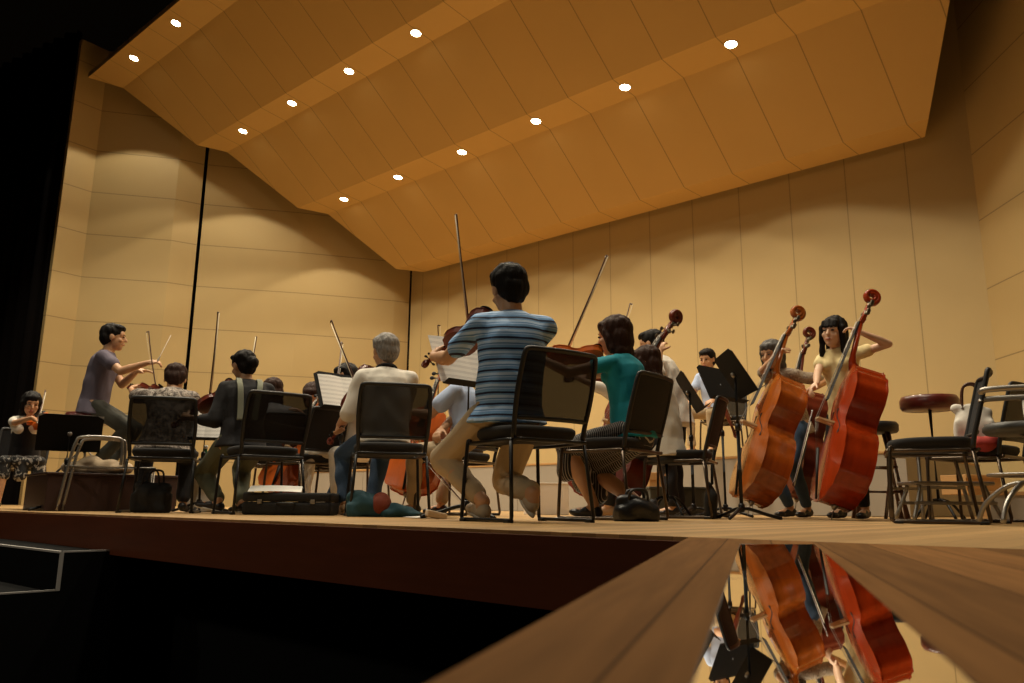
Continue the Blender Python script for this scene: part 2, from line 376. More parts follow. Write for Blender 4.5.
# ceiling profile
prof_px = [(88, 77.5), (123, 88), (197, 145), (227, 152), (298, 208), (328, 214), (396, 269), (424, 272)]
wa = V(-14.43, 12.6); wd = V(-17.2, 8.45) - wa; wn = V(wd.y, -wd.x)
Lp = []
for p in prof_px:
    r = ray(*p); t = wn.dot(wa) / (wn.x * r.x + wn.y * r.y); Lp.append(CAM + r * (t * 0.97))
yb = Lp[-1].y
r7 = onY(925, 138, yb)
Rp = [None] * 8
Rp[7] = V(r7.x, yb, Lp[7].z)
Rp[6] = V(Rp[7].x + 0.0, Lp[6].y, Lp[6].z)
# right edge splays out towards the audience
def edge_x(i):
    lo_, hi_ = -8.0, 6.0
    for _ in range(50):
        x = (lo_ + hi_) / 2; c = R3.transposed() @ (V(x, Lp[i].y, Lp[i].z) - CAM)
        px = CX - f_px * c.x / c.z; py = CY + f_px * c.y / c.z
        if px < 925 + (138 - py) * 25 / 138: lo_ = x
        else: hi_ = x
    return x
for i in range(7): Rp[i] = V(edge_x(i), Lp[i].y, Lp[i].z)
sx = 0
print('CEIL', [tuple(round(c, 2) for c in p) for p in Lp], 'sx', sx, Rp[7], Rp[0])
bm = bmesh.new()
lo = [(bm.verts.new(a), bm.verts.new(b)) for a, b in zip(Lp, Rp)]
up = [(bm.verts.new(a + V(0, 0, .12)), bm.verts.new(b + V(0, 0, .12))) for a, b in zip(Lp, Rp)]
for i in range(7):
    bm.faces.new((lo[i][0], lo[i][1], lo[i + 1][1], lo[i + 1][0])); bm.faces.new((up[i][0], up[i + 1][0], up[i + 1][1], up[i][1]))
    bm.faces.new((lo[i][0], lo[i + 1][0], up[i + 1][0], up[i][0])); bm.faces.new((lo[i][1], up[i][1], up[i + 1][1], lo[i + 1][1]))
bm.faces.new((lo[0][0], up[0][0], up[0][1], lo[0][1])); bm.faces.new((lo[7][0], lo[7][1], up[7][1], up[7][0]))
struct('ceiling', bm, m_ceil)
# downlights
def on_band(px, py, i):
    n = V(1, 0, 0).cross(Lp[i + 1] - Lp[i]).normalized(); r = ray(px, py); t = (Lp[i] - CAM).dot(n) / r.dot(n)
    if n.z > 0: n = -n
    return CAM + r * t, n
lab_rows = {0: 'front', 1: 'middle', 2: 'rear'}
lamp_lab = {(134, 58): 'lowest lamp of the front row, nearest the black curtain', (176, 23): 'upper lamp of the front row beside the black curtain',
 (243, 131): 'lowest lamp of the middle row, above the dark wall gap', (292, 103): 'second lamp from the left of the middle row', (349, 71): 'third lamp from the left of the middle row', (416, 33): 'fourth and topmost lamp of the middle row',
 (344, 199): 'lowest lamp of the rear row, nearest the left wall', (398, 177): 'second lamp from the left of the rear row', (462, 152): 'third lamp from the left of the rear row', (536, 121): 'fourth lamp from the left of the rear row', (625, 87): 'fifth lamp from the left of the rear row', (731, 44): 'rightmost visible lamp of the rear row, above the basses'}
def downlight(p, n, label, watt=520):
    t = thing('ceiling_downlight', label, 'light', mw=Matrix.Translation(p) @ (n.to_track_quat('Z', 'Y').to_matrix().to_4x4()), group='ceiling downlights')
    b = bmesh.new(); lathe(b, [(0.086, 0.0), (0.105, 0.0), (0.105, 0.012), (0.088, 0.012), (0.086, 0.0)], 32, caps=False); obj('trim_ring', b, m_rim, t)
    b = bmesh.new(); lathe(b, [(0.0, 0.001), (0.086, 0.001), (0.086, 0.006), (0.0, 0.01)], 32); obj('lamp_lens', b, m_lamp, t)
    return t
def spot(p, watt, ang=110, blend=0.35, col=(1.0, 0.87, 0.65), aim=V(0, 0, -1), size=0.07):
    l = bpy.data.lights.new('downlight_or_fill_beam', 'SPOT'); l.energy = watt; l.color = col; l.spot_size = math.radians(ang); l.spot_blend = blend; l.shadow_soft_size = size
    o = bpy.data.objects.new('downlight_or_fill_beam', l); C.objects.link(o); o.location = p; o.rotation_euler = aim.to_track_quat('-Z', 'Y').to_euler()
xs = {}
for (x, y), lb in lamp_lab.items():
    i = 0 if y in (58, 23) else (2 if y in (131, 103, 71, 33) else 4)
    p, n = on_band(x, y, i); xs.setdefault(i, []).append((p, n))
    downlight(p, n, 'round recessed warm downlight, ' + lb)
for i, L_ in xs.items():
    L_.sort(key=lambda a: a[0].x); print('row', i, [round(a[0].x, 2) for a in L_], round(L_[0][0].y, 2), round(L_[0][0].z, 2))
def band_pt(i, x):
    a = Lp[i] * 0.45 + Lp[i + 1] * 0.55; return V(x, a.y, a.z)
rows = {0: [-16.44 + 1.92 * k for k in range(9)], 2: [-15.28 + 1.91 * k for k in range(7)], 4: [-14.14 + 1.895 * k for k in range(6)]}
for i, L_ in rows.items():
    for x in L_:
        spot(band_pt(i, x) + V(0, 0, -0.03), {0: 250, 2: 205, 4: 160}[i], ang=105, blend=0.12)
# unseen fill spots added on the hall side, for the fascia and people's backs
for x in (-14, -8, -2): spot(V(x, -7.5, 7.5), 420, ang=60, blend=0.8, aim=(V(x * 0.8 - 1, 5.5, 0) - V(x, -7.5, 7.5)), size=0.4)
# unseen spots added above the stage lip to brighten the players from above
for x in (-14.5, -11.5, -8.5, -5.5, -2.5): spot(V(x, 3.2, 9.3), 900, ang=95, blend=0.5, aim=V(0, .28, -1), size=0.2)
w = bpy.data.worlds.new('world'); bpy.context.scene.world = w; w.use_nodes = True
w.node_tree.nodes['Background'].inputs[0].default_value = (0.004, 0.0026, 0.0014, 1); w.node_tree.nodes['Background'].inputs[1].default_value = 0.3
vs = bpy.context.scene.view_settings; vs.view_transform = 'Standard'; vs.look = 'None'; vs.exposure = 0.0; vs.gamma = 1.0; vs.use_curve_mapping = False
#NEXT
# ================================================================ FURNITURE
def copy_tree(o, parent=None):
    c = o.copy(); C.objects.link(c); c.parent = parent
    for ch in list(o.children): copy_tree(ch, c)
    return c
PROTO = {}
def place(key, maker, label, cat, loc, rot, group=None, scale=1.0):
    if key not in PROTO: o = maker(); PROTO[key] = o
    else: o = copy_tree(PROTO[key])
    for k in ('group',):
        if k in o: del o[k]
    tag(o, label, cat, group); o.location = loc; o.rotation_euler = rot if isinstance(rot, (tuple, Euler)) else (0, 0, rot); o.scale = (scale,) * 3
    return o
def make_chair(metal, name='stacking_chair', net=None):
    t = thing(name, '', 'chair')
    R = 0.0105
    for s in (-1, 1):
        b = bmesh.new(); tube(b, smoothpath([(s * .225, .20, .412), (s * .235, .222, .405), (s * .255, .235, .03)], 5), R); obj('leg', b, metal, t)
        b = bmesh.new(); tube(b, [(s * .222, -.19, .412), (s * .235, -.20, .40), (s * .258, -.245, .03)], R); obj('leg', b, metal, t)
        b = bmesh.new(); tube(b, smoothpath([(s * .255, .235, .035), (s * .255, .228, .013), (s * .257, .19, .012), (s * .258, -.2, .012), (s * .258, -.238, .013), (s * .258, -.245, .035)], 4), R * .95); obj('floor_runner', b, metal, t)
        for y in (-.215, .205):
            b = bmesh.new(); box(b, (s * .257, y, .008), (.034, .045, .016), bev=.004); obj('foot_pad', b, m_blkplastic, t)
    b = bmesh.new(); tube(b, smoothpath([(-.222, -.21, .412), (-.232, 0, .409), (-.225, .20, .412), (-.19, .235, .413), (.19, .235, .413), (.225, .20, .412), (.232, 0, .409), (.222, -.21, .412), (.19, -.225, .412), (-.19, -.225, .412)], 5, True), R, closed=True); obj('seat_frame', b, metal, t)
    b = bmesh.new()
    nx, ny = 12, 10; top = []; 
    rings = []
    for s_, z in ((.90, .418), (1.0, .455), (1.0, .478), (.95, .488), (.6, .482), (.2, .478)):
        r = []
        for k in range(36):
            a = 2 * PI * k / 36; ca, sa = math.cos(a), math.sin(a); p = 3.5
            x = .235 * s_ * abs(ca) ** (2 / p) * (1 if ca > 0 else -1); y = .225 * s_ * abs(sa) ** (2 / p) * (1 if sa > 0 else -1)
            r.append(V(x, y + .005, z - .012 * (y / .225) ** 2 * (1 if y > 0 else 0)))
        rings.append(r)
    ringloft(b, rings); obj('seat', b, m_seat, t)
    # backrest: rounded frame with stretched net
    def bp(u, v):           # u -1..1, v 0..1
        w_ = .226 + .012 * math.sin(v * PI); bow = .035 * (1 - u * u)
        return V(u * w_, -.215 - .10 * v - bow * (0.7 + .3 * v), .49 + .37 * v)
    fr = [bp(-1, 0), bp(-1, .25), bp(-1, .5), bp(-1, .75), bp(-1, .93), bp(-.93, 1), bp(-.5, 1), bp(0, 1), bp(.5, 1), bp(.93, 1), bp(1, .93), bp(1, .75), bp(1, .5), bp(1, .25), bp(1, 0)]
    b = bmesh.new(); tube(b, smoothpath([(-.222, -.20, .41)] + fr + [(.222, -.20, .41)], 4), .0135, 10)
    tube(b, smoothpath([bp(-1, .08), bp(-.5, .08), bp(0, .08), bp(.5, .08), bp(1, .08)], 4), .012); obj('back_frame', b, m_blkplastic, t)
    b = bmesh.new(); U_, V_ = 14, 12; g = [[[b.verts.new(bp(-1 + 2 * i / U_, .06 + .93 * j / V_) + V(0, o_, 0)) for i in range(U_ + 1)] for j in range(V_ + 1)] for o_ in (0.0, 0.003)]
    for o_ in (0, 1):
        for j in range(V_):
            for i in range(U_): b.faces.new((g[o_][j][i], g[o_][j][i + 1], g[o_][j + 1][i + 1], g[o_][j + 1][i]))
    obj('net_backrest', b, net or m_net, t)
    return t
m_darkchrome = mat('dark_bronze_tube', (0.10, 0.075, 0.055), 0.3, 0.8)
def chair(px, d, a, label, key='chair_black', s=1.0, group='black net-backed stacking chairs'):
    mt = m_blkmetal if key == 'chair_black' else m_darkchrome
    return place(key, lambda: make_chair(mt, net=None if key == 'chair_black' else m_seat), label, 'chair', G(px, d), rz(a), group, s)
m_darkchrome = mat('dark_bronze_tube', (0.10, 0.075, 0.055), 0.3, 0.8)
def bchair(px, d, a, label, s=1.0): return place('chair_bronze', lambda: make_chair(m_darkchrome), label, 'chair', G(px, d), rz(a), 'black net-backed stacking chairs', s)
# music stand
m_desk = mat('matt_black_enamel', (0.010, 0.010, 0.010), 0.7, spec=0.15)
def make_stand(tilt, hgt, name='music_stand', desk=True):
    t = thing(name, '', 'music stand')
    b = bmesh.new(); tube(b, [(0, 0, .05), (0, 0, hgt * .62)], .0125); tube(b, [(0, 0, hgt * .62), (0, 0, hgt)], .0085); obj('pole', b, m_blkmetal, t)
    b = bmesh.new(); lathe(b, [(.018, .0), (.02, .03), (.016, .05)], 16, V(0, 0, hgt * .6)); obj('clutch_collar', b, m_blkplastic, t)
    for k in range(3):
        a = 2 * PI * k / 3 + .5; c, s = math.cos(a), math.sin(a)
        b = bmesh.new(); tube(b, smoothpath([(0, 0, .075), (c * .06, s * .06, .07), (c * .17, s * .17, .035), (c * .27, s * .27, .010)], 5), [.012] * 15 + [.009], 8); obj('leg', b, m_blkmetal, t)
    b = bmesh.new(); lathe(b, [(.016, 0.05), (.022, .06), (.022, .10), (.014, .11)], 16); obj('hub', b, m_blkmetal, t)
    R_ = rotm('X', -tilt)         # desk leans back; reader is at -Y, so its face looks to -Y
    b = bmesh.new(); w_, h_ = .25, .17
    quad_slab(b, [R_ @ V(-w_, 0, -h_) + V(0, .0, hgt), R_ @ V(w_, 0, -h_) + V(0, 0, hgt), R_ @ V(w_, 0, h_ - .03) + V(0, 0, hgt), R_ @ V(w_ - .05, 0, h_) + V(0, 0, hgt), R_ @ V(-w_ + .05, 0, h_) + V(0, 0, hgt), R_ @ V(-w_, 0, h_ - .03) + V(0, 0, hgt)], R_ @ V(0, 1, 0), .004)
    obj('desk', b, m_desk, t, smooth=False)
    b = bmesh.new(); box(b, R_ @ V(0, -.028, -h_) + V(0, 0, hgt), (.5, .058, .004), R_); obj('lip', b, m_desk, t, smooth=False)
    b = bmesh.new(); lathe(b, [(.0, .0), (.014, .004), (.02, .012), (.02, .022), (.0, .03)], 16, R_ @ V(0, .004, 0) + V(0, 0, hgt), R_ @ V(0, 1, 0)); obj('clamp_knob', b, m_steel, t)
    return t
def sheet(stand, tilt, hgt, label, w_=.30, h_=.30, off=(0, 0), roll=0, n=2, m=None):
    """pages resting on a stand's lip; own thing"""
    b = bmesh.new(); R_ = rotm('X', -tilt) @ rotm('Y', roll)
    for s in ((-1, 1) if n == 2 else (0,)):
        N = 8; rows_ = []
        for o_ in (0, .0012):
            rows_.append([[b.verts.new(R_ @ V(off[0] + (s * w_ / 2 if n == 2 else 0) + (i / N - .5) * w_, -.006 - o_ - .012 * math.sin(PI * i / N) - .02 * (j == 1) * 0, -.165 + off[1] + h_ * j) + V(0, 0, hgt)) for i in range(N + 1)] for j in (0, 1)])
        for g in rows_:
            for i in range(N): b.faces.new((g[0][i], g[0][i + 1], g[1][i + 1], g[1][i]))
    o = obj('sheet_music', b, m or m_paper); tag(o, label, 'sheet music')
    o.location = stand.location; o.rotation_euler = stand.rotation_euler
    return o
def stand(px, d, a, tilt, hgt, label, s=1.0):
    t = make_stand(tilt, hgt); tag(t, label, 'music stand'); t.location = G(px, d); t.rotation_euler = (0, 0, rz(a)); return t
# ---------------------------------------------------------------- bowed instruments
def spl(xs_, ys_, x):
    for i in range(len(xs_) - 1):
        if x <= xs_[i + 1]:
            t = (x - xs_[i]) / (xs_[i + 1] - xs_[i]); t = t * t * (3 - 2 * t); return ys_[i] + (ys_[i + 1] - ys_[i]) * t
    return ys_[-1]
m_machine = mat('aged_machine_metal', (0.16, 0.13, 0.09), 0.35, 0.9)
def make_strings(kind, mv, name):
    """local: x from the tail (0) towards the scroll, y across, z out of the top plate"""
    vio = kind in ('violin', 'viola'); 
    D = dict(violin=(.356, .104, .056, .084, .032, .59), viola=(.40, .118, .064, .095, .036, .66), cello=(.755, .22, .12, .172, .115, 1.22), bass=(1.10, .335, .185, .255, .215, 1.80))[kind]
    L, wl, ww, wu, dep, TL = D
    if kind == 'bass': X_ = [0, .02, .08, .17, .26, .40, .455, .50, .55, .60, .70, .78, .88, .96, 1.0]; W_ = [.16, .42, .80, .97, 1.0, .90, .80, .60, .52, .58, .755, .77, .60, .30, .14]
    else: X_ = [0, .012, .06, .14, .22, .33, .395, .45, .51, .57, .66, .73, .82, .90, .96, .99, 1.0]; W_ = [.12, .38, .80, .98, 1.0, .90, .80, .60, .54, .58, .755, .80, .81, .72, .48, .25, .12]
    k_ = wl
    t = thing(name, '', kind)
    NS, NW = 56, 12
    us = [0.5 - 0.5 * math.cos(PI * i / NS) for i in range(NS + 1)]
    ws = [spl(X_, W_, u) * k_ for u in us]
    arch = dep * (.42 if vio else .16); 
    def plate(z0, sg, name_, over):
        b = bmesh.new(); th = (.004 if vio else .008); g = []
        for o_ in (0, 1):
            gr = []
            for u, w_ in zip(us, ws):
                x = -over + u * (L + 2 * over); bell = math.sin(PI * min(max(u, 0), 1)) ** .5
                row = []
                for j in range(NW + 1):
                    v = -1 + 2 * j / NW; q = (1 - v * v) ** 1.3 * bell * arch * min(1, w_ / (k_ * .5))
                    row.append(b.verts.new((x, v * (w_ + over), z0 + sg * (q + o_ * th))))
                gr.append(row)
            g.append(gr)
        for o_ in (0, 1):
            for i in range(NS):
                for j in range(NW): b.faces.new((g[o_][i][j], g[o_][i + 1][j], g[o_][i + 1][j + 1], g[o_][i][j + 1]))
        for j in (0, NW):
            for i in range(NS): b.faces.new((g[0][i][j], g[0][i + 1][j], g[1][i + 1][j], g[1][i][j]))
        for i in (0, NS):
            for j in range(NW): b.faces.new((g[0][i][j], g[0][i][j + 1], g[1][i][j + 1], g[1][i][j]))
        return sharp(obj(name_, b, mv, t), 50)
    ov = .003 if vio else .007
    plate(0, 1, 'top_plate', ov); plate(-dep, -1, 'back_plate', ov)
    b = bmesh.new(); o1 = [V(u * L, w_, 0) for u, w_ in zip(us, ws)] + [V(u * L, -w_, 0) for u, w_ in reversed(list(zip(us, ws)))]
    n = len(o1); a_ = [b.verts.new(p + V(0, 0, .001)) for p in o1]; c_ = [b.verts.new(p + V(0, 0, -dep - .001)) for p in o1]
    for i in range(n): b.faces.new((a_[i], a_[(i + 1) % n], c_[(i + 1) % n], c_[i]))
    obj('ribs', b, mv, t)
    s = TL / .59; nut = L + (TL - L) * .55; bx = L * .545
    hb = arch + (.030 * s if vio else .125 * s / 2.4)     # bridge height
    if kind == 'cello': hb = arch + .09
    if kind == 'bass': hb = arch + .135
    hn = arch * .3 + (.012 if vio else .035)             # strings at nut above plate plane
    nw = .0115 * (1 if vio else (1.35 if kind == 'cello' else 1.75))
    # neck + fingerboard + pegbox + scroll
    b = bmesh.new(); z_n = hn - .01 * (1 if vio else 2.2)
    nr = .011 if vio else (.016 if kind == 'cello' else .021)
    eloft(b, [(V(L - .02 * s, 0, -dep * .35), nw * 1.25, dep * .42, V(0, 1, 0), V(0, 0, 1)), (V(L + .012 * s, 0, z_n - nr * .9), nw * 1.15, nr * 1.5, V(0, 1, 0), V(0, 0, 1)), (V(L + .035 * s, 0, z_n - nr * .5), nw, nr, V(0, 1, 0), V(0, 0, 1)), (V(nut, 0, z_n - nr * .4), nw * .9, nr, V(0, 1, 0), V(0, 0, 1))], 14)
    obj('neck', b, mv, t)
    b = bmesh.new(); fe = L * .70; zf = hn + (hb - hn) * (nut - fe) / (nut - bx)
    quads = []
    for x, z, w_ in ((fe, zf - .006 * s * .5, nw * 1.9), (nut, hn, nw)):
        r = []
        for j in range(7):
            v = -1 + j / 3; r.append(V(x, v * w_, z - .002 * s - (v * v) * w_ * .35))
        r += [V(x, w_, z - .010 * (1 if vio else 2)), V(x, -w_, z - .010 * (1 if vio else 2))]
        quads.append(r)
    ringloft(b, quads); sharp(obj('fingerboard', b, m_ebony, t))
    pe = TL - (.045 if vio else (.085 if kind == 'cello' else .11))
    b = bmesh.new(); pb = nw * 1.15
    ringloft(b, [[V(nut, pb, z_n + .004), V(nut, -pb, z_n + .004), V(nut, -pb, z_n - nr * 1.5), V(nut, pb, z_n - nr * 1.5)], [V(pe, pb * .75, z_n - nr * 1.2), V(pe, -pb * .75, z_n - nr * 1.2), V(pe, -pb * .75, z_n - nr * 2.6), V(pe, pb * .75, z_n - nr * 2.6)]])
    bmesh.ops.bevel(b, geom=list(b.edges), offset=nr * .15, segments=2, affect='EDGES')
    sc = []; R0 = (TL - pe) * .55; cz = z_n - nr * 1.6
    pts = []; rad = []
    for i in range(40):
        a = i / 39 * 2 * PI * 1.6; rr_ = R0 * (1 - .62 * i / 39); pts.append(V(pe + R0 * .75 + rr_ * math.cos(-a + PI * .98) , 0, cz - R0 * .15 + rr_ * math.sin(-a + PI * .98) * -1)); rad.append(pb * ((.62 if vio else .85) - .2 * i / 39))
    for yy in (-.45, 0, .45): tube(b, [p + V(0, yy * pb * (1 + .6 * i / 39), 0) for i, p in enumerate(pts)], rad, 8)
    obj('scroll', b, mv, t)
    # pegs
    for i in range(4):
        x = nut + (pe - nut) * (.2 + .2 * i); sd = -1 if i % 2 else 1; z = z_n - nr * 1.0 - nr * .25 * i
        b = bmesh.new()
        if kind == 'bass':
            tube(b, [(x, -sd * pb * .8, z), (x, sd * .075, z)], .005); ell(b, (x, sd * .085, z), (.022, .006, .016)); box(b, (x, sd * (pb * .78), z), (.055, .006, .03)); lathe(b, [(.0, 0), (.018, 0), (.018, .008), (0, .008)], 16, V(x + .012, sd * (pb * .8), z - .012), V(0, sd, 0))
            obj('tuning_machine', b, m_machine, t)
        else:
            q = 1 if vio else 1.9
            tube(b, [(x, -sd * pb * 1.1, z), (x, sd * .028 * q, z)], [.0035 * q, .004 * q]); ell(b, (x, sd * .036 * q, z), (.010 * q, .011 * q, .005 * q)); obj('peg', b, m_ebony, t)
    # bridge
    b = bmesh.new(); bw = nw * (1.75 if vio else 2.4); bt = .003 * (1 if vio else 2.4)
    pr = [(-bw, arch * .75), (-bw * .75, hb * .72), (-bw * .8, hb * .93), (0, hb), (bw * .8, hb * .93), (bw * .75, hb * .72), (bw, arch * .75), (bw * .5, arch * .78), (bw * .35, arch + (hb - arch) * .35), (0, arch + (hb - arch) * .42), (-bw * .35, arch + (hb - arch) * .35), (-bw * .5, arch * .78)]
    ringloft(b, [[V(bx - bt, y, z) for y, z in pr], [V(bx + bt, y, z) for y, z in pr]]); obj('bridge', b, m_maple, t, smooth=False)
    b = bmesh.new(); te = L * .34
    ringloft(b, [[V(.0, y * .9, arch * .25 + .012 * s * .6 + z) for y, z in ((-nw * .7, 0), (0, nw * .3), (nw * .7, 0), (nw * .6, -nw * .35), (-nw * .6, -nw * .35))], [V(te, y, hb * .62 + z) for y, z in ((-nw * 1.5, 0), (0, nw * .5), (nw * 1.5, 0), (nw * 1.3, -nw * .4), (-nw * 1.3, -nw * .4))]])
    obj('tailpiece', b, m_ebony, t)
    sr = .0006 if vio else (.0010 if kind == 'cello' else .0013)
    for i in range(4):
        v = (-1 + 2 * i / 3); b = bmesh.new()
        tube(b, [(te * .97, v * nw * 1.2, hb * .62 + .002), (bx, v * bw * .7, hb * (1 - .05 * v * v)), (nut, v * nw * .7, hn + .002), (nut + (pe - nut) * .4, v * nw * .5, z_n - nr * .6)], sr, 5); obj('string', b, m_string, t)
    # f holes
    for sd in (-1, 1):
        pts = []
        for i in range(15):
            q = i / 14; x = bx + (q - .5) * L * .20; y = sd * (k_ * (.30 + .16 * (0.5 - q) * 2 * .9) + k_ * .055 * math.sin((q - .5) * 2 * PI) * -1)
            u = min(max((x + ov) / (L + 2 * ov), 0), 1); w_ = spl(X_, W_, u) * k_; v = min(.97, abs(y) / w_); z = (1 - v * v) ** 1.3 * (math.sin(PI * u) ** .5) * arch * min(1, w_ / (k_ * .5)) + (.004 if vio else .008)
            pts.append(V(x, y, z + (.0006 if vio else .003)))
        b = bmesh.new(); wv = [k_ * .019 * (1 + (2.2 if i in (0, 14) else (1.2 if i in (1, 13) else .0))) for i in range(15)]
        A = []; B = []; A2 = []; B2 = []
        for p, w_ in zip(pts, wv):
            A.append(b.verts.new(p + V(0, w_, 0))); B.append(b.verts.new(p - V(0, w_, 0)))
            A2.append(b.verts.new(p + V(0, w_, -.003))); B2.append(b.verts.new(p - V(0, w_, .003)))
        for i in range(14):
            b.faces.new((A[i], A[i + 1], B[i + 1], B[i])); b.faces.new((A[i], A2[i], A2[i + 1], A[i + 1])); b.faces.new((B[i], B[i + 1], B2[i + 1], B2[i]))
        obj('f_hole', b, m_fhole, t)
    if kind in ('cello', 'bass'):
        el = .26 if kind == 'cello' else .12
        b = bmesh.new(); tube(b, [(0, 0, -dep / 2), (-el + .02, 0, -dep / 2), (-el, 0, -dep / 2)], [.006, .005, .001]); lathe(b, [(.022, 0), (.026, -.01), (.012, -.035)], 16, V(0, 0, -dep / 2), V(1, 0, 0)); obj('endpin', b, m_steel, t)
    elif vio:
        b = bmesh.new(); ell(b, (.045, .05, arch + .012), (.035, .045, .008)); box(b, (.01, .04, arch * .3 - .004), (.012, .03, .02), bev=.003); obj('chin_rest', b, m_ebony, t)
    return t
def basis(p0, p1, up):
    x = (p1 - p0).normalized(); z = (up - x * up.dot(x)).normalized(); y = z.cross(x)
    m = Matrix((x, y, z)).transposed().to_4x4(); m.translation = p0; return m
def instrument(kind, mv, tail, scroll, up, label, cat, scale=1.0, group=None):
    """tail and scroll are world points giving the axis; real size, anchored at the tail"""
    key = kind + mv.name
    if key not in PROTO: PROTO[key] = make_strings(kind, mv, dict(violin='violin', viola='viola', cello='cello', bass='double_bass')[kind]); o = PROTO[key]
    else: o = copy_tree(PROTO[key])
    tag(o, label, cat, group)
    m = basis(tail, scroll, up) @ Matrix.Scale(scale, 4)
    o.matrix_world = m
    return o, m
def make_bow():
    t = thing('bow', '', 'bow')
    b = bmesh.new(); tube(b, [(0, 0, 0), (.06, 0, 0), (.25, 0, -.004), (.45, 0, -.007), (.62, 0, -.004), (.70, 0, 0), (.725, 0, .003)], [.0062, .0062, .0058, .0052, .0048, .0046, .0046], 8)
    box(b, (.722, 0, -.009), (.010, .008, .026), rotm('Y', 12), bev=.002); obj('stick', b, m_stick, t)
    b = bmesh.new(); box(b, (.055, 0, -.012), (.045, .013, .020), bev=.004); obj('frog', b, m_ebony, t)
    b = bmesh.new(); lathe(b, [(.0035, -.02), (.0065, -.018), (.0065, 0), (.0035, .001)], 12, V(0, 0, 0), V(1, 0, 0)); obj('end_screw', b, m_string, t)
    b = bmesh.new(); quad_slab(b, [(.07, -.004, -.021), (.07, .004, -.021), (.722, .003, -.021), (.722, -.003, -.021)], (0, 0, -1), .0012); obj('bow_hair', b, m_bhair, t)
    return t
def bow(frog, tip, label, up=None, scale=1.0):
    if 'bow' not in PROTO: PROTO['bow'] = make_bow(); o = PROTO['bow']
    else: o = copy_tree(PROTO['bow'])
    tag(o, label, 'bow', 'players\' bows')
    o.matrix_world = basis(frog, tip, up or (RT * -1)) @ Matrix.Scale(scale, 4)
    return o
# ================================================================ PEOPLE
def ik(a, t, l1, l2, pole):
    d = t - a; L = min(d.length, (l1 + l2) * .995); dn = d.normalized(); t = a + dn * L
    c = (l1 * l1 + L * L - l2 * l2) / (2 * L); h_ = math.sqrt(max(l1 * l1 - c * c, 1e-6))
    p = (pole - dn * pole.dot(dn)).normalized(); return a + dn * c + p * h_, t
def add_hand(b, wrist, d, n, curl, s, side):
    """d: direction the hand points, n: palm normal, side +1: thumb on +x side"""
    d = d.normalized(); n = (n - d * n.dot(d)).normalized(); x = d.cross(n).normalized() * side
    pal = .088 * s
    q = Matrix((x, d, n)).transposed()
    ell(b, wrist + d * pal * .55, (.041 * s, .052 * s, .017 * s), q, 14, 8)
    cap(b, wrist, wrist + d * pal * .5, .024 * s, .028 * s, 10)
    for i, (off, ln) in enumerate(((.032, .070), (.011, .079), (-.010, .073), (-.030, .058))):
        p = wrist + d * pal * .92 + x * off * s; dd = (d + x * off * 2.5).normalized(); c = curl
        r = .0098 * s
        for k, f_ in enumerate((.45, .32, .26)):
            ang = c * (.55 + .35 * k); dd2 = (dd * math.cos(ang) + n * math.sin(ang)).normalized()
            e = p + dd2 * ln * f_ * s; cap(b, p, e, r, r * .93, 8); p = e; r *= .93
            ax = dd2.cross(n)
            dd, n_ = dd2, None
    p = wrist + d * pal * .28 + x * .026 * s; dd = (d * .62 + x * .72 + n * .35).normalized()
    e = p + dd * .040 * s; cap(b, p, e, .0145 * s, .012 * s, 8); dd = (dd + d * .35 + n * .35).normalized(); cap(b, e, e + dd * .034 * s, .0115 * s, .0095 * s, 8)
class WP:
    is_world = True
    def __init__(s_, v): s_.v = V(v)
def wp(px, py, d): return WP(P(px, py, d))
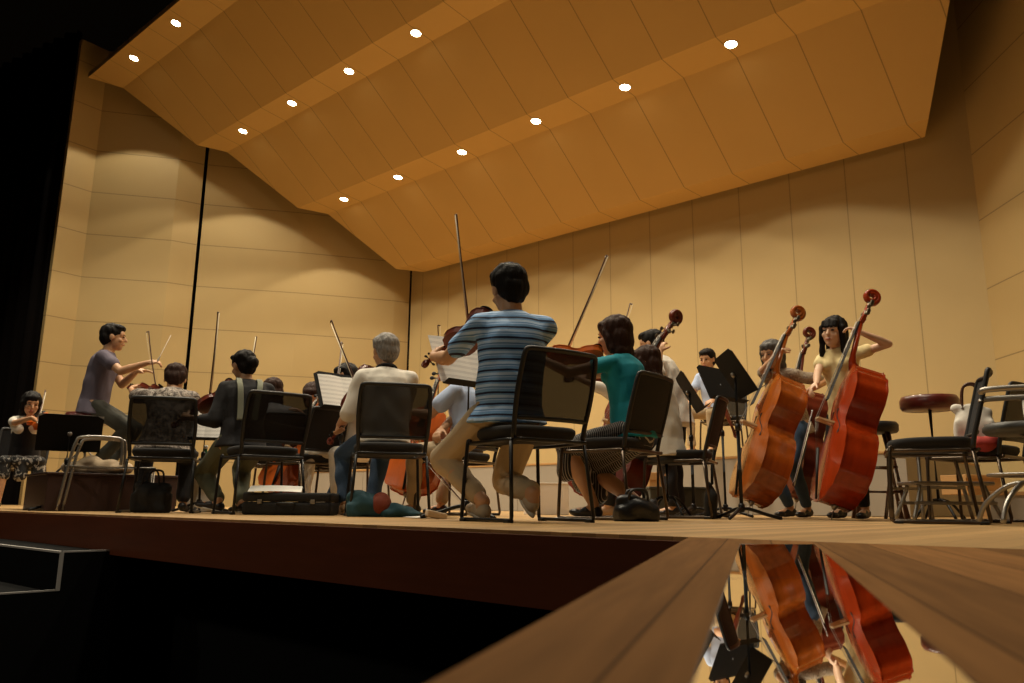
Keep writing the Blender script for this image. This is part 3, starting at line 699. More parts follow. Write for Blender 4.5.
def person(name, label, loc, yaw, s=1.0, hip=.53, lean=6, slouch=8, twist=0, side=0, head=(0, 0, 0), hands=(None, None), elbows=(None, None), palms=(None, None), hdirs=(None, None), curl=(.9, .9),
           feet=((-.16, .40, .09), (.16, .40, .09)), fyaw=(8, -8), toe=(0, 0), knees=None, top=None, sleeve=.5, sleeve_r=1.0, bottom=None, kind='trousers', blen=1.0, hair='short', hairm=None, shoes=None, sole=None, skin=None, female=False, vox=.008, face=False, topdrop=0.0, extra=None, bulk=1.0, cat='person', headscale=1.10, vio=None, vest=None, straps=None, collar=None):
    skin = skin or m_skin; hairm = hairm or m_black_hair
    rt = thing(name, label, cat, loc, yaw); W2L = rt.matrix_basis.inverted() if False else (Matrix.Translation(loc) @ Matrix.Rotation(yaw, 4, 'Z')).inverted()
    rd = math.radians
    def tr(v): return V(v[0], v[1], v[2])
    up = V(0, 0, 1); X = V(1, 0, 0)
    c0 = V(0, 0, hip)
    def updir(l): return (Matrix.Rotation(rd(side), 3, 'Y') @ (Matrix.Rotation(-rd(l), 3, 'X') @ up))
    u1, u2, u3 = updir(lean), updir(lean + slouch), updir(lean + slouch * 2)
    c1 = c0 + u1 * .19 * s; c2 = c1 + u2 * .19 * s; c3 = c2 + u3 * .14 * s
    TW = Matrix.Rotation(rd(twist), 3, 'Z')
    Xs = (TW @ X); Xm = (Matrix.Rotation(rd(twist * .5), 3, 'Z') @ X)
    Ys = u3.cross(Xs).normalized(); Ym = u2.cross(Xm).normalized(); Yp = u1.cross(X).normalized()
    shw = (.160 if not female else .140) * s * bulk; K = bulk * s; fk = .92 if female else 1.0
    sh = {q: c3 - u3 * .062 * s + Xs * shw * q for q in (-1, 1)}
    neck0 = c3 + u3 * .01 * s
    hy, hp, hr = [rd(a) for a in head]
    Hm = Matrix.Rotation(rd(twist) + hy, 3, 'Z') @ Matrix.Rotation(-hp, 3, 'X') @ Matrix.Rotation(hr, 3, 'Y')
    nk = c3 + (u3 * .6 + Hm @ V(0, .25, .55)).normalized() * .058 * s
    hc = nk + Hm @ V(0, .018, .095) * s        # head centre
    hs = s * .98 * headscale
    la1, la2 = .285 * s, .245 * s
    vo = None
    if vio:
        TLv = .66 if vio.get('kind') == 'viola' else .59
        tail = c3 + Xs * -.065 * s + Ys * .10 * s + u3 * vio.get('lift', .045) * s
        scr = W2L @ vio['scroll'].v if isinstance(vio['scroll'], WP) else tail + (TW @ V(vio['scroll']))
        dv = (scr - tail).normalized(); vup = V(vio['up']) if 'up' in vio else Xs * .45 + u3
        vup = (vup - dv * vup.dot(dv)).normalized()
        npt = tail + dv * TLv * .77; vy = vup.cross(dv)
        lw = npt - vup * .062 + vy * .035 - dv * .01
        hands = (lw, hands[1]); hdirs = (vup * .8 + dv * .45 - vy * .25, hdirs[1]); palms = (-vy * .9 - dv * .1 + vup * .2, palms[1]); curl = (1.0, curl[1])
        if elbows[0] is None: elbows = (V(-.3, -.1, -1), elbows[1])
        if 'tip' in vio:
            ct = tail + dv * .225 * (TLv / .59) + vup * .052
            tp = W2L @ vio['tip'].v if isinstance(vio['tip'], WP) else ct + (TW @ V(vio['tip']))
            bd = (tp - ct).normalized(); cc = max(.05, .70 - (tp - ct).length); frog = ct - bd * cc
            rw = frog + Xs * .055 - Ys * .03 + u3 * .035
            hands = (hands[0], rw); hdirs = (hdirs[0], frog + bd * .05 - u3 * .02 - rw); palms = (palms[0], V(-Xs * .4 - u3 + bd * .2)); curl = (curl[0], .75)
            if elbows[1] is None: elbows = (elbows[0], V(.9, -.1, -.5))
            vo = (tail, dv, vup, frog, bd)
        else: vo = (tail, dv, vup, None, None)
    arms = {}
    for i, q in enumerate((-1, 1)):
        t = hands[i]
        if t is None: t = V(q * .17 * s, .38 * s, hip + .10)
        t = W2L @ t.v if isinstance(t, WP) else V(t)
        pole = elbows[i] or V(q * .5, -.2, -1)
        el, wr = ik(sh[q], V(t), la1, la2, V(pole)); arms[q] = (sh[q], el, wr)
    legs = {}
    ll1, ll2 = .42 * s, .405 * s
    for i, q in enumerate((-1, 1)):
        hj = c0 + X * q * .088 * K; t = V(feet[i]); pole = V(knees[i]) if knees and knees[i] else V(q * .12, .8, .75)
        kn, an = ik(hj, t, ll1, ll2, pole); legs[q] = (hj, kn, an)
    # ---- body (one continuous surface)
    b = bmesh.new()
    eloft(b, [(c0 - u1 * .08 * s, .10 * K, .08 * K, X, Yp), (c0, .135 * K, .095 * K, X, Yp), (c1, .115 * K * fk, .082 * K, Xm, Ym), (c2, .135 * K * fk, .095 * K, Xs, Ys), (c3 - u3 * .03 * s, .12 * K * fk, .072 * K, Xs, Ys), (c3 + u3 * .015 * s, .06 * s, .055 * s, Xs, Ys)], 20)
    cap(b, c3 - u3 * .03 * s, nk + Hm @ V(0, -.005, .03) * s, .056 * s * (.88 if female else 1), .053 * s * (.86 if female else 1))
    def H(v): return hc + Hm @ (V(v) * hs)
    ell(b, H((0, -.015, .022)), (.076 * hs, .094 * hs, .088 * hs), Hm); ell(b, H((0, .022, -.03)), (.062 * hs, .066 * hs, .082 * hs), Hm)
    ell(b, H((0, .050, -.085)), (.030 * hs, .030 * hs, .028 * hs), Hm); ell(b, H((0, .058, .03)), (.056 * hs, .028 * hs, .045 * hs), Hm)
    cap(b, H((0, .086, .012)), H((0, .104, -.022)), .008 * hs, .0125 * hs, 8); ell(b, H((0, .078, -.056)), (.024 * hs, .014 * hs, .010 * hs), Hm)
    for q in (-1, 1):
        ell(b, H((q * .078, -.008, -.005)), (.009 * hs, .020 * hs, .031 * hs), Hm); ell(b, H((q * .038, .062, -.025)), (.022 * hs, .018 * hs, .020 * hs), Hm)
        a0, a1, a2 = arms[q]; fm = .88 if female else 1.0
        cap(b, a0, a1, .043 * K * fm, .036 * K * fm); cap(b, a1, a1.lerp(a2, .35), .036 * K * fm, .037 * K * fm); cap(b, a1.lerp(a2, .35), a2, .036 * K * fm, .025 * s * fm)
        i = 0 if q < 0 else 1
        hd = hdirs[i]; hd = V(hd) if hd is not None else (a2 - a1).normalized()
        if isinstance(hdirs[i], WP): hd = W2L.to_3x3() @ hdirs[i].v
        pn = V(palms[i]) if palms[i] is not None else V(-q * .4, .0, -1)
        if isinstance(palms[i], WP): pn = W2L.to_3x3() @ palms[i].v
        add_hand(b, a2, hd, pn, curl[i], s * (.93 if female else 1), -1 if q < 0 else 1)
        h0, h1, h2 = legs[q]
        cap(b, h0, h1, .072 * K, .050 * K); cap(b, h1, h1.lerp(h2, .35), .048 * K, .052 * K); cap(b, h1.lerp(h2, .35), h2, .052 * K, .034 * s)
        fd = Matrix.Rotation(rd(fyaw[i]), 3, 'Z') @ Matrix.Rotation(-rd(toe[i]), 3, 'X') @ V(0, 1, 0)
        cap(b, h2 - V(0, 0, .03) * s, h2 + fd * .12 * s - V(0, 0, .055) * s * (1 - toe[i] / 90), .032 * s, .026 * s)
    blob('body', b, skin, rt, vox=min(vox, .0068), it=2)
    # ---- top garment
    if top:
        b = bmesh.new(); g = .014 * s
        eloft(b, [(c0 - u1 * (.03 + topdrop) * s, (.160 + (.02 if topdrop else 0)) * K + g, .122 * K + g, X, Yp), (c0 + u1 * .04 * s, .142 * K + g, .106 * K + g, X, Yp), (c1, (.122 if female else .140) * K * fk + g * 1.4, .100 * K + g * 1.3, Xm, Ym), (c2 - u2 * .03 * s, .148 * K * fk + g, .106 * K + g, Xs, Ys), (c2 + u3 * .05 * s, .146 * K * fk + g, .10 * K + g, Xs, Ys), (c3 - u3 * .03 * s, .125 * K * fk + g, .074 * K + g, Xs, Ys), (c3 + u3 * .012 * s, .075 * s, .066 * s, Xs, Ys)], 24)
        if female:
            for q in (-1, 1): ell(b, c2 + Xs * q * .07 * s + Ys * .075 * s + u3 * .02 * s, .062 * s)
        for q in (-1, 1):
            a0, a1, a2 = arms[q]; r0, r1 = .056 * K * (.9 if female else 1), .050 * K * sleeve_r * (.9 if female else 1)
            cap(b, c3 - u3 * .028 * s + Xs * q * shw * .30, a0, .050 * s, r0); cap(b, c2 + Xs * q * shw * .55, a0, .075 * K, r0)
            if sleeve <= 1: cap(b, a0, a0.lerp(a1, max(.1, sleeve - .12)), r0, r1)
            else:
                cap(b, a0, a1, r0, r1 * .96); cap(b, a1, a1.lerp(a2, sleeve - 1), r1 * .96, .036 * K)
        if extra: extra(b, locals())
        blob('top' if not isinstance(top, tuple) else top[1], b, top if not isinstance(top, tuple) else top[0], rt, vox=vox, it=4, disp=.0042 * s, dsc=4.5)
    if vest:
        b = bmesh.new(); g = .026 * s
        eloft(b, [(c0 - u1 * .03 * s, .150 * K + g, .112 * K + g, X, Yp), (c1, .122 * K * fk + g * 1.4, .092 * K + g * 1.3, Xm, Ym), (c2, .134 * K * fk + g, .104 * K + g, Xs, Ys), (c3 - u3 * .06 * s, .100 * K * fk + g, .080 * K + g, Xs, Ys), (c3 - u3 * .01 * s, .070 * K, .072 * K, Xs, Ys)], 24)
        blob('vest', b, vest, rt, vox=vox, it=4)
    if straps:
        for q in (-1, 1):
            b = bmesh.new(); bk = lambda c_, x_, y_: c_ + Xs * x_ * s * q - Ys * y_ * K
            pts = smoothpath([bk(c3 - u3 * .02 * s, .075, .0) + Ys * .05, bk(c3 - u3 * .0 * s, .078, .055), bk(c3 - u3 * .06 * s, .08, .118), bk(c2, .072, .140), bk(c1 + u2 * .05, .06, .135), bk(c1 - u1 * .05, .055, .135)], 5)
            for p_ in (-.016, -.008, 0, .008, .016): tube(b, [p + Xs * p_ for p in pts], .006, 6)
            obj('strap', b, straps, rt)
    if collar:
        b = bmesh.new(); cc_ = c3 + u3 * .012 * s
        tube(b, [cc_ + Xs * (.072 * s * math.cos(a)) + Ys * (.064 * s * math.sin(a)) + u3 * (-.012 * math.sin(a)) for a in [2 * PI * k / 24 for k in range(24)]], .012 * s, 8, closed=True); obj('collar', b, collar, rt)
    if bottom:
        b = bmesh.new(); g = .013 * s
        eloft(b, [(c0 - u1 * .085 * s, .12 * K, .10 * K, X, Yp), (c0 - u1 * .03 * s, .152 * K, .115 * K, X, Yp), (c0 + u1 * .05 * s, .148 * K, .108 * K, X, Yp), (c0 + u1 * .09 * s, .128 * K, .10 * K, X, Yp)], 20)
        if kind == 'trousers':
            for q in (-1, 1):
                h0, h1, h2 = legs[q]; e_ = h1.lerp(h2, blen * .90)
                cap(b, h0.lerp(h1, .14), h1, .080 * K, .066 * K); cap(b, h1, e_, .064 * K, .049 * K)
        elif kind == 'skirt':
            h0l, h1l, _ = legs[-1]; h0r, h1r, _ = legs[1]
            for f_ in (0, .33, .66, 1.0):
                cap(b, h0l.lerp(h0r, f_), h1l.lerp(h1r, f_) + V(0, .01, 0), .084 * K, .064 * K)
            for f_ in (0, .5, 1.0):
                kp = h1l.lerp(h1r, f_); cap(b, kp, kp + V(0, .0, -.14 * s * blen), .066 * K, .070 * K)
        blob('trousers' if kind == 'trousers' else 'skirt', b, bottom, rt, vox=vox, it=4, disp=.005 * s, dsc=4.0)
    # ---- hair
    b = bmesh.new()
    def HE(c, r): ell(b, H(c), V(r) * hs, Hm, 20, 12)
    if hair in ('short', 'grey', 'crop'):
        HE((0, -.028, .048), (.092, .100, .086)); HE((0, -.055, .0), (.086, .066, .082)); HE((0, .02, .088), (.076, .066, .038)); 
        if hair != 'crop': HE((0, -.062, -.045), (.062, .040, .050)); HE((0, .050, .088), (.064, .045, .030))
    elif hair == 'bob':
        HE((0, -.026, .042), (.098, .105, .092)); HE((0, -.055, -.02), (.096, .066, .105)); HE((0, -.05, -.11), (.090, .058, .07))
        for q in (-1, 1): cap(b, H((q * .075, .015, .02)), H((q * .078, -.005, -.10)), .026 * hs, .024 * hs)
        HE((0, .042, .078), (.068, .044, .032)); HE((0, .068, .060), (.050, .018, .022))
    elif hair == 'long':
        HE((0, -.024, .040), (.090, .098, .086)); HE((0, -.055, -.02), (.088, .058, .10))
        cap(b, H((-.035, -.07, -.08)), H((-.03, -.075, -.23)), .055 * hs, .042 * hs); cap(b, H((.035, -.07, -.08)), H((.03, -.075, -.23)), .055 * hs, .042 * hs)
        for q in (-1, 1): cap(b, H((q * .074, .022, .03)), H((q * .082, .01, -.17)), .026 * hs, .022 * hs)
        for x in (-.045, -.022, 0, .022, .045): cap(b, H((x, .058, .080 - abs(x) * .25)), H((x * 1.12, .085 - abs(x) * .25, .036)), .019 * hs, .012 * hs)
    elif hair == 'bun':
        HE((0, -.026, .040), (.086, .094, .082)); HE((0, -.050, -.01), (.076, .056, .08)); HE((0, -.125, -.01), (.045, .042, .048)); HE((0, .045, .082), (.06, .045, .026))
    blob('hair', b, hairm, rt, vox=.007, it=4, disp=.003, dsc=18, dst=(1, 1, .35))
    if face:
        for q in (-1, 1):
            b = bmesh.new(); ell(b, H((q * .030, .0835, .008)), V(.013, .007, .0062) * hs, Hm, 12, 8); obj('eye', b, m_eye, rt)
            b = bmesh.new(); cap(b, H((q * .016, .089, .028)), H((q * .044, .080, .029)), .0028 * hs, .0022 * hs, 6); obj('eyebrow', b, hairm, rt)
        b = bmesh.new(); ell(b, H((0, .0905, -.056)), V(.021, .006, .0062) * hs, Hm, 14, 8); obj('lips', b, m_lip, rt)
    # ---- shoes
    if shoes:
        for i, q in enumerate((-1, 1)):
            an = legs[q][2]; Fm = Matrix.Rotation(rd(fyaw[i]), 3, 'Z') @ Matrix.Rotation(-rd(toe[i]), 3, 'X')
            def S(v): return an + Fm @ (V(v) * s)
            b = bmesh.new(); ell(b, S((0, -.02, -.045)), V(.036, .045, .040) * s, Fm); cap(b, S((0, -.02, -.05)), S((0, .07, -.056)), .034 * s, .034 * s); ell(b, S((0, .115, -.062)), V(.042, .062, .026) * s, Fm); ell(b, S((0, .04, -.045)), V(.036, .05, .032) * s, Fm)
            sh_ = blob('shoe', b, shoes, rt, vox=.006, it=2)
            if sole:
                b = bmesh.new(); r = []
                for z_, k2 in ((-.088, 1.0), (-.072, 1.06)):
                    r.append([S((x * k2, y * (1.0 if k2 == 1 else 1.01), z_)) for x, y in [(.030 * math.cos(a) * (1 + .32 * max(0, math.sin(a))), .05 + .125 * math.sin(a)) for a in [2 * PI * k / 24 for k in range(24)]]])
                ringloft(b, r); obj('sole', b, sole, sh_)
    if vo:
        Wm = W2L.inverted(); W3 = Wm.to_3x3(); kd = vio.get('kind', 'violin')
        instrument(kd, vio.get('mat', m_vio), Wm @ vo[0], Wm @ (vo[0] + vo[1]), W3 @ vo[2], vio['label'], kd, group=None)
        if vo[3] is not None: bow(Wm @ vo[3], Wm @ (vo[3] + vo[4]), vio['bow'], up=W3 @ vo[2])
    return rt, dict(W=W2L.inverted(), head=hc, sh=sh, c3=c3, Xs=Xs, Ys=Ys, u3=u3, arms=arms, H=H, nk=nk)
#PEOPLE
# ---------------------------------------------------------------- front row: violist in the striped shirt
chair(526, 4.12, 34, 'black net-backed chair nearest the camera, under the man in the blue striped shirt', s=.96)
person('person', 'man from behind in blue striped t-shirt and khaki trousers, playing viola', G(507, 4.15), rz(14), s=1.04, hip=.55, lean=-1, slouch=4, twist=-4, side=3, head=(14, 10, -4),
       feet=((-.12, .02, .10), (.10, -.14, .14)), fyaw=(10, 10), toe=(-12, -42), knees=((-.55, 1, .15), (-.1, 1, .2)), top=m_stripe, sleeve=.78, sleeve_r=1.12, bottom=m_khaki, hair='short', shoes=m_sneaker, sole=m_sole, blen=.93, vox=.007, bulk=1.10, topdrop=.02,
       elbows=(V(-.35, -.4, -1), V(1, -.1, -1)), vio=dict(kind='viola', scroll=wp(438, 354, 4.62), tip=wp(457, 219, 4.35), mat=m_vio, lift=.03, label='dark red-brown viola held by the man in the striped shirt', bow='long dark bow raised above the striped-shirt man, topmost bow tip'))
# woman in teal
chair(613, 5.0, 54, 'solid-backed dark chair under the woman in the teal top', key='chair_solid')
person('person', 'woman with shoulder-length dark hair in teal top and striped skirt, playing violin', G(635, 4.98), rz(50), s=.98, hip=.52, lean=6, slouch=3, twist=4, head=(4, 8, 0), female=True,
       feet=((-.12, .22, .09), (.06, .0, .10)), fyaw=(5, -5), toe=(-6, -25), top=m_teal, sleeve=.5, sleeve_r=1.1, bottom=m_skirt, kind='skirt', blen=1.0, hair='bob', hairm=m_brown_hair, shoes=m_blackshoe, skin=m_skin, vox=.007, face=True, bulk=1.08,
       vio=dict(scroll=wp(540, 352, 5.0), tip=wp(605, 259, 4.95), mat=m_vio2, lift=.03, label='red-brown violin under the chin of the woman in teal', bow='thin bow rising right of the striped-shirt man, held by the woman in teal'))
# white blouse woman and white shirt bassist behind her
STOOLS = [(G(668, 5.95), 'low black stool under the woman in the cream blouse')]
person('person', 'woman with short dark hair in loose cream blouse, seated behind the woman in teal', G(668, 5.95), rz(60), s=.97, hip=.53, lean=4, slouch=6, head=(10, 12, 0), female=True,
       top=m_offwhite, sleeve=1.6, sleeve_r=1.3, bottom=m_darkcloth, hair='bob', hairm=m_brown_hair, shoes=m_tanshoe, topdrop=.06, bulk=1.12,
       vio=dict(scroll=(-.45, .5, -.02), tip=wp(631, 301, 6.2), label='violin of the woman in the cream blouse, mostly hidden', bow='short visible bow tip just above the head of the woman in teal'))
instrument('bass', m_vio, P(585, 496, 6.3), P(683, 297, 6.6), RT * -.75 + FW * -.5, 'dark double bass of the man in the white shirt, only scroll and neck showing', 'double bass')
person('person', 'black-haired man in white shirt standing behind the other players, holding a double bass', G(678, 7.1), rz(62), s=1.0, hip=.91, lean=10, slouch=7, twist=0, head=(0, 10, 0),
       feet=((-.13, .0, .09), (.13, .03, .09)), hands=(wp(660, 352, 6.85), wp(630, 430, 6.6)), elbows=(V(-.5, 0, -1), None), top=m_whitecloth, sleeve=1.5, sleeve_r=1.5, bottom=m_darkcloth, hair='short', shoes=m_blackshoe, topdrop=.10, bulk=1.15)
# grey-haired violist
chair(386, 5.55, 15, 'black net-backed chair carrying the grey-haired player in the off-white tee')
person('person', 'grey-haired player in off-white tee with black collar and jeans, seen from behind', G(382, 5.8), rz(20), s=1.0, hip=.545, lean=3, slouch=4, twist=-4, head=(18, 6, 0),
       feet=((-.24, .18, .09), (-.02, .30, .09)), top=m_greytee, sleeve=1.15, sleeve_r=1.2, bottom=m_jeans, hair='grey', hairm=m_grey_hair, shoes=m_tanshoe, bulk=1.12, collar=m_darkcloth,
       vio=dict(kind='viola', scroll=wp(330, 445, 5.9), up=V(.6, -.5, .4), tip=wp(321, 294, 5.95), mat=m_vio, label='dark red-brown viola held low by the grey-haired player', bow='long slanting bow above the grey-haired player, its tip over the pale left wall'))
# player facing us beyond
bchair(352, 7.3, 165, 'dark chair of the player half hidden behind the tilted white music pages')
person('person', 'black-haired violinist in white top and white trousers beyond the music stand', G(352, 7.0), rz(150), s=.98, hip=.52, lean=4, slouch=6, head=(-8, 12, 8), female=True, top=m_whitecloth, sleeve=.9, bottom=m_whitecloth, hair='bob', shoes=m_tanshoe, face=True,
       feet=((-.14, .36, .09), (.16, .42, .09)),
       vio=dict(scroll=wp(330, 392, 6.4), tip=wp(343, 330, 7.2), mat=m_vio, label='violin of the black-haired player facing the audience', bow='near-vertical bow behind the slanting bow, left of the grey-haired player'))
# cellists in the middle
bchair(318, 8.1, 165, 'dark chair behind the bright red cello')
person('person', 'cellist with brown hair in black top, mostly hidden behind the red cello', G(320, 7.8), rz(165), s=.95, hip=.52, lean=14, slouch=8, head=(5, 34, 0), female=True, top=m_darkcloth, sleeve=1.0, bottom=m_jeans, hair='bob', hairm=m_brown_hair, shoes=m_blackshoe, bulk=1.0,
       hands=(wp(302, 414, 7.3), wp(345, 432, 7.25)), feet=((-.26, .34, .09), (.26, .34, .09)), knees=((-.9, .5, .5), (.9, .5, .5)))
instrument('cello', m_vio2, P(272, 490, 7.0), P(320, 399, 7.35), FW * -.9 + RT * -.35 + V(0, 0, .35), 'bright red-orange cello left of the tilted white music pages', 'cello', scale=.95)
bow(P(345, 436, 7.1), P(283, 424, 6.95), 'bow drawn across the bright red-orange cello', up=V(0, 0, 1))
# woman with straps and her neighbour
chair(258, 6.0, 36, 'black net-backed chair under the woman in the black top with olive straps')
def straps(b, L): pass
person('person', 'woman with tied black hair in black top and olive apron dress, playing violin', G(236, 6.25), rz(32), s=.98, hip=.53, lean=4, slouch=5, head=(25, 12, -8), twist=-5, female=True, side=3,
       feet=((-.14, .0, .10), (.06, .10, .09)), fyaw=(55, 15), toe=(-12, 0), top=m_darkcloth, sleeve=1.5, sleeve_r=1.2, bottom=m_greenjean, straps=m_strap, hair='bun', shoes=m_blackshoe, sole=m_sole, bulk=1.2,
       vio=dict(scroll=wp(192, 412, 6.3), tip=wp(218, 310, 6.2), mat=m_vio, lift=.02, label='dark red violin held by the woman with tied black hair', bow='bow of the woman with tied black hair, tip against the left wall'))
chair(303, 6.9, 55, 'dark chair seen from its back just left of the red cello player', key='chair_solid')
bchair(276, 7.35, 10, 'dark chair beyond the black-topped woman, under the player in grey')
person('person', 'player with brown bobbed hair in grey shirt beyond the woman with tied hair', G(268, 7.5), rz(30), s=.95, hip=.52, lean=6, slouch=6, head=(15, 10, 0), female=True, top=mat('grey_cotton', (.42, .42, .44), .85, bump=.3, bscale=14), sleeve=.6, bottom=m_navy, hair='bob', hairm=m_brown_hair, shoes=m_blackshoe, bulk=1.05,
       vio=dict(scroll=(-.42, .5, -.05), tip=wp(257, 335, 7.8), mat=m_vio, label='violin of the player in grey, hidden behind neighbours', bow='short bow tip above the tied black hair'))
# floral blouse woman
chair(160, 6.35, 14, 'black net-backed chair under the player in the floral blouse')
person('person', 'player with short dark hair in grey floral blouse, head bowed, seen from behind', G(156, 6.5), rz(18), s=.96, hip=.54, lean=15, slouch=8, side=2, head=(0, 26, 2), female=True, top=m_floral, sleeve=1.2, sleeve_r=1.3, bottom=m_darkcloth, hair='short', hairm=m_brown_hair, shoes=m_blackshoe, bulk=1.25, topdrop=.05,
       feet=((-.16, .30, .09), (.17, .30, .09)), vio=dict(scroll=wp(140, 388, 7.0), tip=wp(149, 334, 7.0), mat=m_vio, label='red-brown violin held by the player in the floral blouse', bow='vertical bow in front of the conductor\'s hands'))
# conductor
pod = thing('conductor_podium', 'dark brown podium box behind the grey tubular steel frame', 'podium', G(98, 7.4), rz(40))
b = bmesh.new(); box(b, (0, 0, .15), (1.05, .95, .30), bev=.008); obj('platform', b, m_podium, pod, smooth=False)
b = bmesh.new(); box(b, (0, 0, .31), (1.08, .98, .02), bev=.006); obj('top_board', b, m_podium, pod, smooth=False)
def bar_stool(loc, rot, h, m_top, label, legs='metal', r=.19, thick=.07, group=None):
    t = thing('stool', label, 'stool', loc, rot, group)
    b = bmesh.new(); lathe(b, [(0, h - thick), (r * .93, h - thick), (r, h - thick * .8), (r * 1.01, h - thick * .3), (r * .93, h - thick * .03), (r * .6, h), (0, h)], 32); obj('seat', b, m_top, t)
    if legs == 'metal':
        b = bmesh.new(); tube(b, [(0, 0, h - thick), (0, 0, .12)], .014); obj('pole', b, m_blkmetal, t)
        for k in range(4):
            a = PI / 4 + k * PI / 2; b = bmesh.new(); tube(b, smoothpath([(0, 0, .16), (.1 * math.cos(a), .1 * math.sin(a), .13), (.2 * math.cos(a), .2 * math.sin(a), .012)], 4), .011); obj('leg', b, m_blkmetal, t)
    elif legs == 'tripod':
        b = bmesh.new(); tube(b, [(0, 0, h - thick), (0, 0, h * .35)], .014); obj('pole', b, m_blkmetal, t)
        for k in range(3):
            a = .6 + k * 2 * PI / 3; b = bmesh.new(); tube(b, [(0, 0, h * .45), (.22 * math.cos(a), .22 * math.sin(a), .014)], .011); obj('leg', b, m_steel, t)
    else:
        for k in range(4):
            a = PI / 4 + k * PI / 2; b = bmesh.new(); c_, s_ = math.cos(a), math.sin(a)
            tube(b, [(c_ * r * .7, s_ * r * .7, h - thick), (c_ * r * 1.3, s_ * r * 1.3, .0)], .024); obj('leg', b, m_wood_stool, t)
        for z_, f_ in ((.22, 1.14), (.42, .98)):
            for k in range(4):
                a = PI / 4 + k * PI / 2; a2 = a + PI / 2; b = bmesh.new(); tube(b, [(math.cos(a) * r * f_, math.sin(a) * r * f_, z_), (math.cos(a2) * r * f_, math.sin(a2) * r * f_, z_)], .014); obj('rung', b, m_wood_stool, t)
    return t
for l_, n_ in STOOLS: bar_stool(l_, .3, .45, m_blkplastic, n_, legs='metal', r=.17, thick=.06)
PZ = V(0, 0, .322)
bar_stool(G(77, 7.35) + PZ, 0, .56, m_redleather, 'round oxblood stool the conductor sits on', legs='tripod', r=.20, thick=.10)
person('person', 'conductor in slate purple polo shirt on a stool, both arms reaching right', G(81, 7.3) + V(0, 0, .32), rz(-72), s=.97, hip=.63, lean=4, slouch=4, twist=0, head=(0, 2, 0), vox=.008, face=True,
       hands=(wp(137, 371, 7.35), wp(147, 363, 7.1)), elbows=(V(-.3, .0, -1), V(.4, 0, -1)), hdirs=(V(.1, 1, .05), V(-.1, 1, .25)), palms=(V(0, 0, -1), V(-.5, 0, -1)), curl=(.25, 1.1), feet=((-.12, .16, .10), (.14, .10, .10)), top=m_purple, sleeve=.62, sleeve_r=1.3, topdrop=.06, bottom=mat('grey_green_trousers', (.05, .05, .038), .85, bump=.3, bscale=20), hair='crop', shoes=m_blackshoe, bulk=1.08)
b = bmesh.new(); p0, p1 = P(157, 362, 7.12), P(171, 335, 7.12); tube(b, [p0, p0.lerp(p1, .12), p0.lerp(p1, .2), p1], [.008, .009, .003, .002]); bt = obj('baton', b, m_white); tag(bt, 'white conducting baton in the conductor\'s right hand', 'baton')
# leftmost player
bchair(14, 8.6, -150, 'dark chair of the player at the left edge')
person('person', 'player with short dark hair in black vest and white sleeves at the left edge', G(16, 8.3), rz(-150), s=.92, hip=.47, vest=m_darkcloth, lean=8, slouch=6, head=(10, 16, 0), female=True, top=m_whitecloth, sleeve=.8, bottom=m_patskirt, kind='skirt', hair='bob', shoes=m_blackshoe, face=True,
       vio=dict(scroll=wp(44, 425, 7.9), tip=wp(45, 391, 8.4), mat=m_vio2, label='orange-brown violin at the left edge', bow='bow of the player at the left edge, tip against the pale wall'))
# cellist in light blue shirt
bchair(457, 6.45, 62, 'dark chair under the cellist in the light blue shirt')
person('person', 'cellist in light blue shirt and sand trousers, head hidden behind the music pages', G(466, 6.55), rz(75), s=1.0, hip=.54, lean=4, slouch=4, head=(0, 16, 0), top=m_blue, sleeve=.7, sleeve_r=1.3, bottom=m_khaki2, hair='short', shoes=m_blackshoe, bulk=1.1,
       hands=(wp(410, 412, 6.6), wp(425, 450, 6.15)), feet=((-.24, .36, .09), (.24, .30, .09)), knees=((-.8, .6, .5), (.8, .6, .5)))
instrument('cello', m_vio2, P(404, 490, 6.4), P(444, 364, 6.8), RT * -.25 + FW * -.9 + V(0, 0, .3), 'orange cello between the grey-haired player and the striped-shirt man', 'cello')
bow(P(420, 452, 6.15), P(462, 500, 6.0), 'bow held low by the cellist in the light blue shirt', up=V(0, 0, 1))
bow(P(438, 405, 7.0), P(438, 306, 7.0), 'upright bow just left of the white music pages of the striped-shirt man')
# far seated man
RZ = .68
bchair(728, 9.75, 155, 'dark chair on the riser under the man in pale blue').location.z = RZ
person('person', 'man in pale blue shirt and khaki trousers seated on the riser at the back', G(720, 9.55) + V(0, 0, RZ), rz(140), s=.97, hip=.52, lean=6, slouch=6, head=(0, 16, 0), top=m_blue, sleeve=.55, sleeve_r=1.2, bottom=m_khaki, hair='short', shoes=m_blackshoe, face=True, vox=.01, feet=((-.12, .36, .09), (.14, .36, .09)))
t = thing('bassoon', 'dark red-brown bassoon held by the man in pale blue', 'bassoon', mw=basis(P(736, 436, 8.9), P(716, 388, 9.0), V(0, 0, 1)))
b = bmesh.new(); tube(b, [(0, 0, 0), (.25, 0, 0), (.5, 0, 0)], [.03, .028, .024], 12); tube(b, [(0, .035, 0), (.2, .035, 0), (.42, .035, 0)], [.02, .019, .017], 12); ell(b, (0, .017, 0), (.03, .035, .022)); obj('joint', b, m_vio, t)
b = bmesh.new(); tube(b, smoothpath([(.42, .035, 0), (.47, .06, .03), (.46, .14, .05), (.40, .2, .05)], 5), .004); obj('crook', b, m_brass, t)
for x in (.06, .14, .22, .3, .38):
    b = bmesh.new(); lathe(b, [(0, 0), (.014, 0), (.014, .006), (0, .008)], 14, V(x, 0, .028)); obj('key', b, m_string, t)
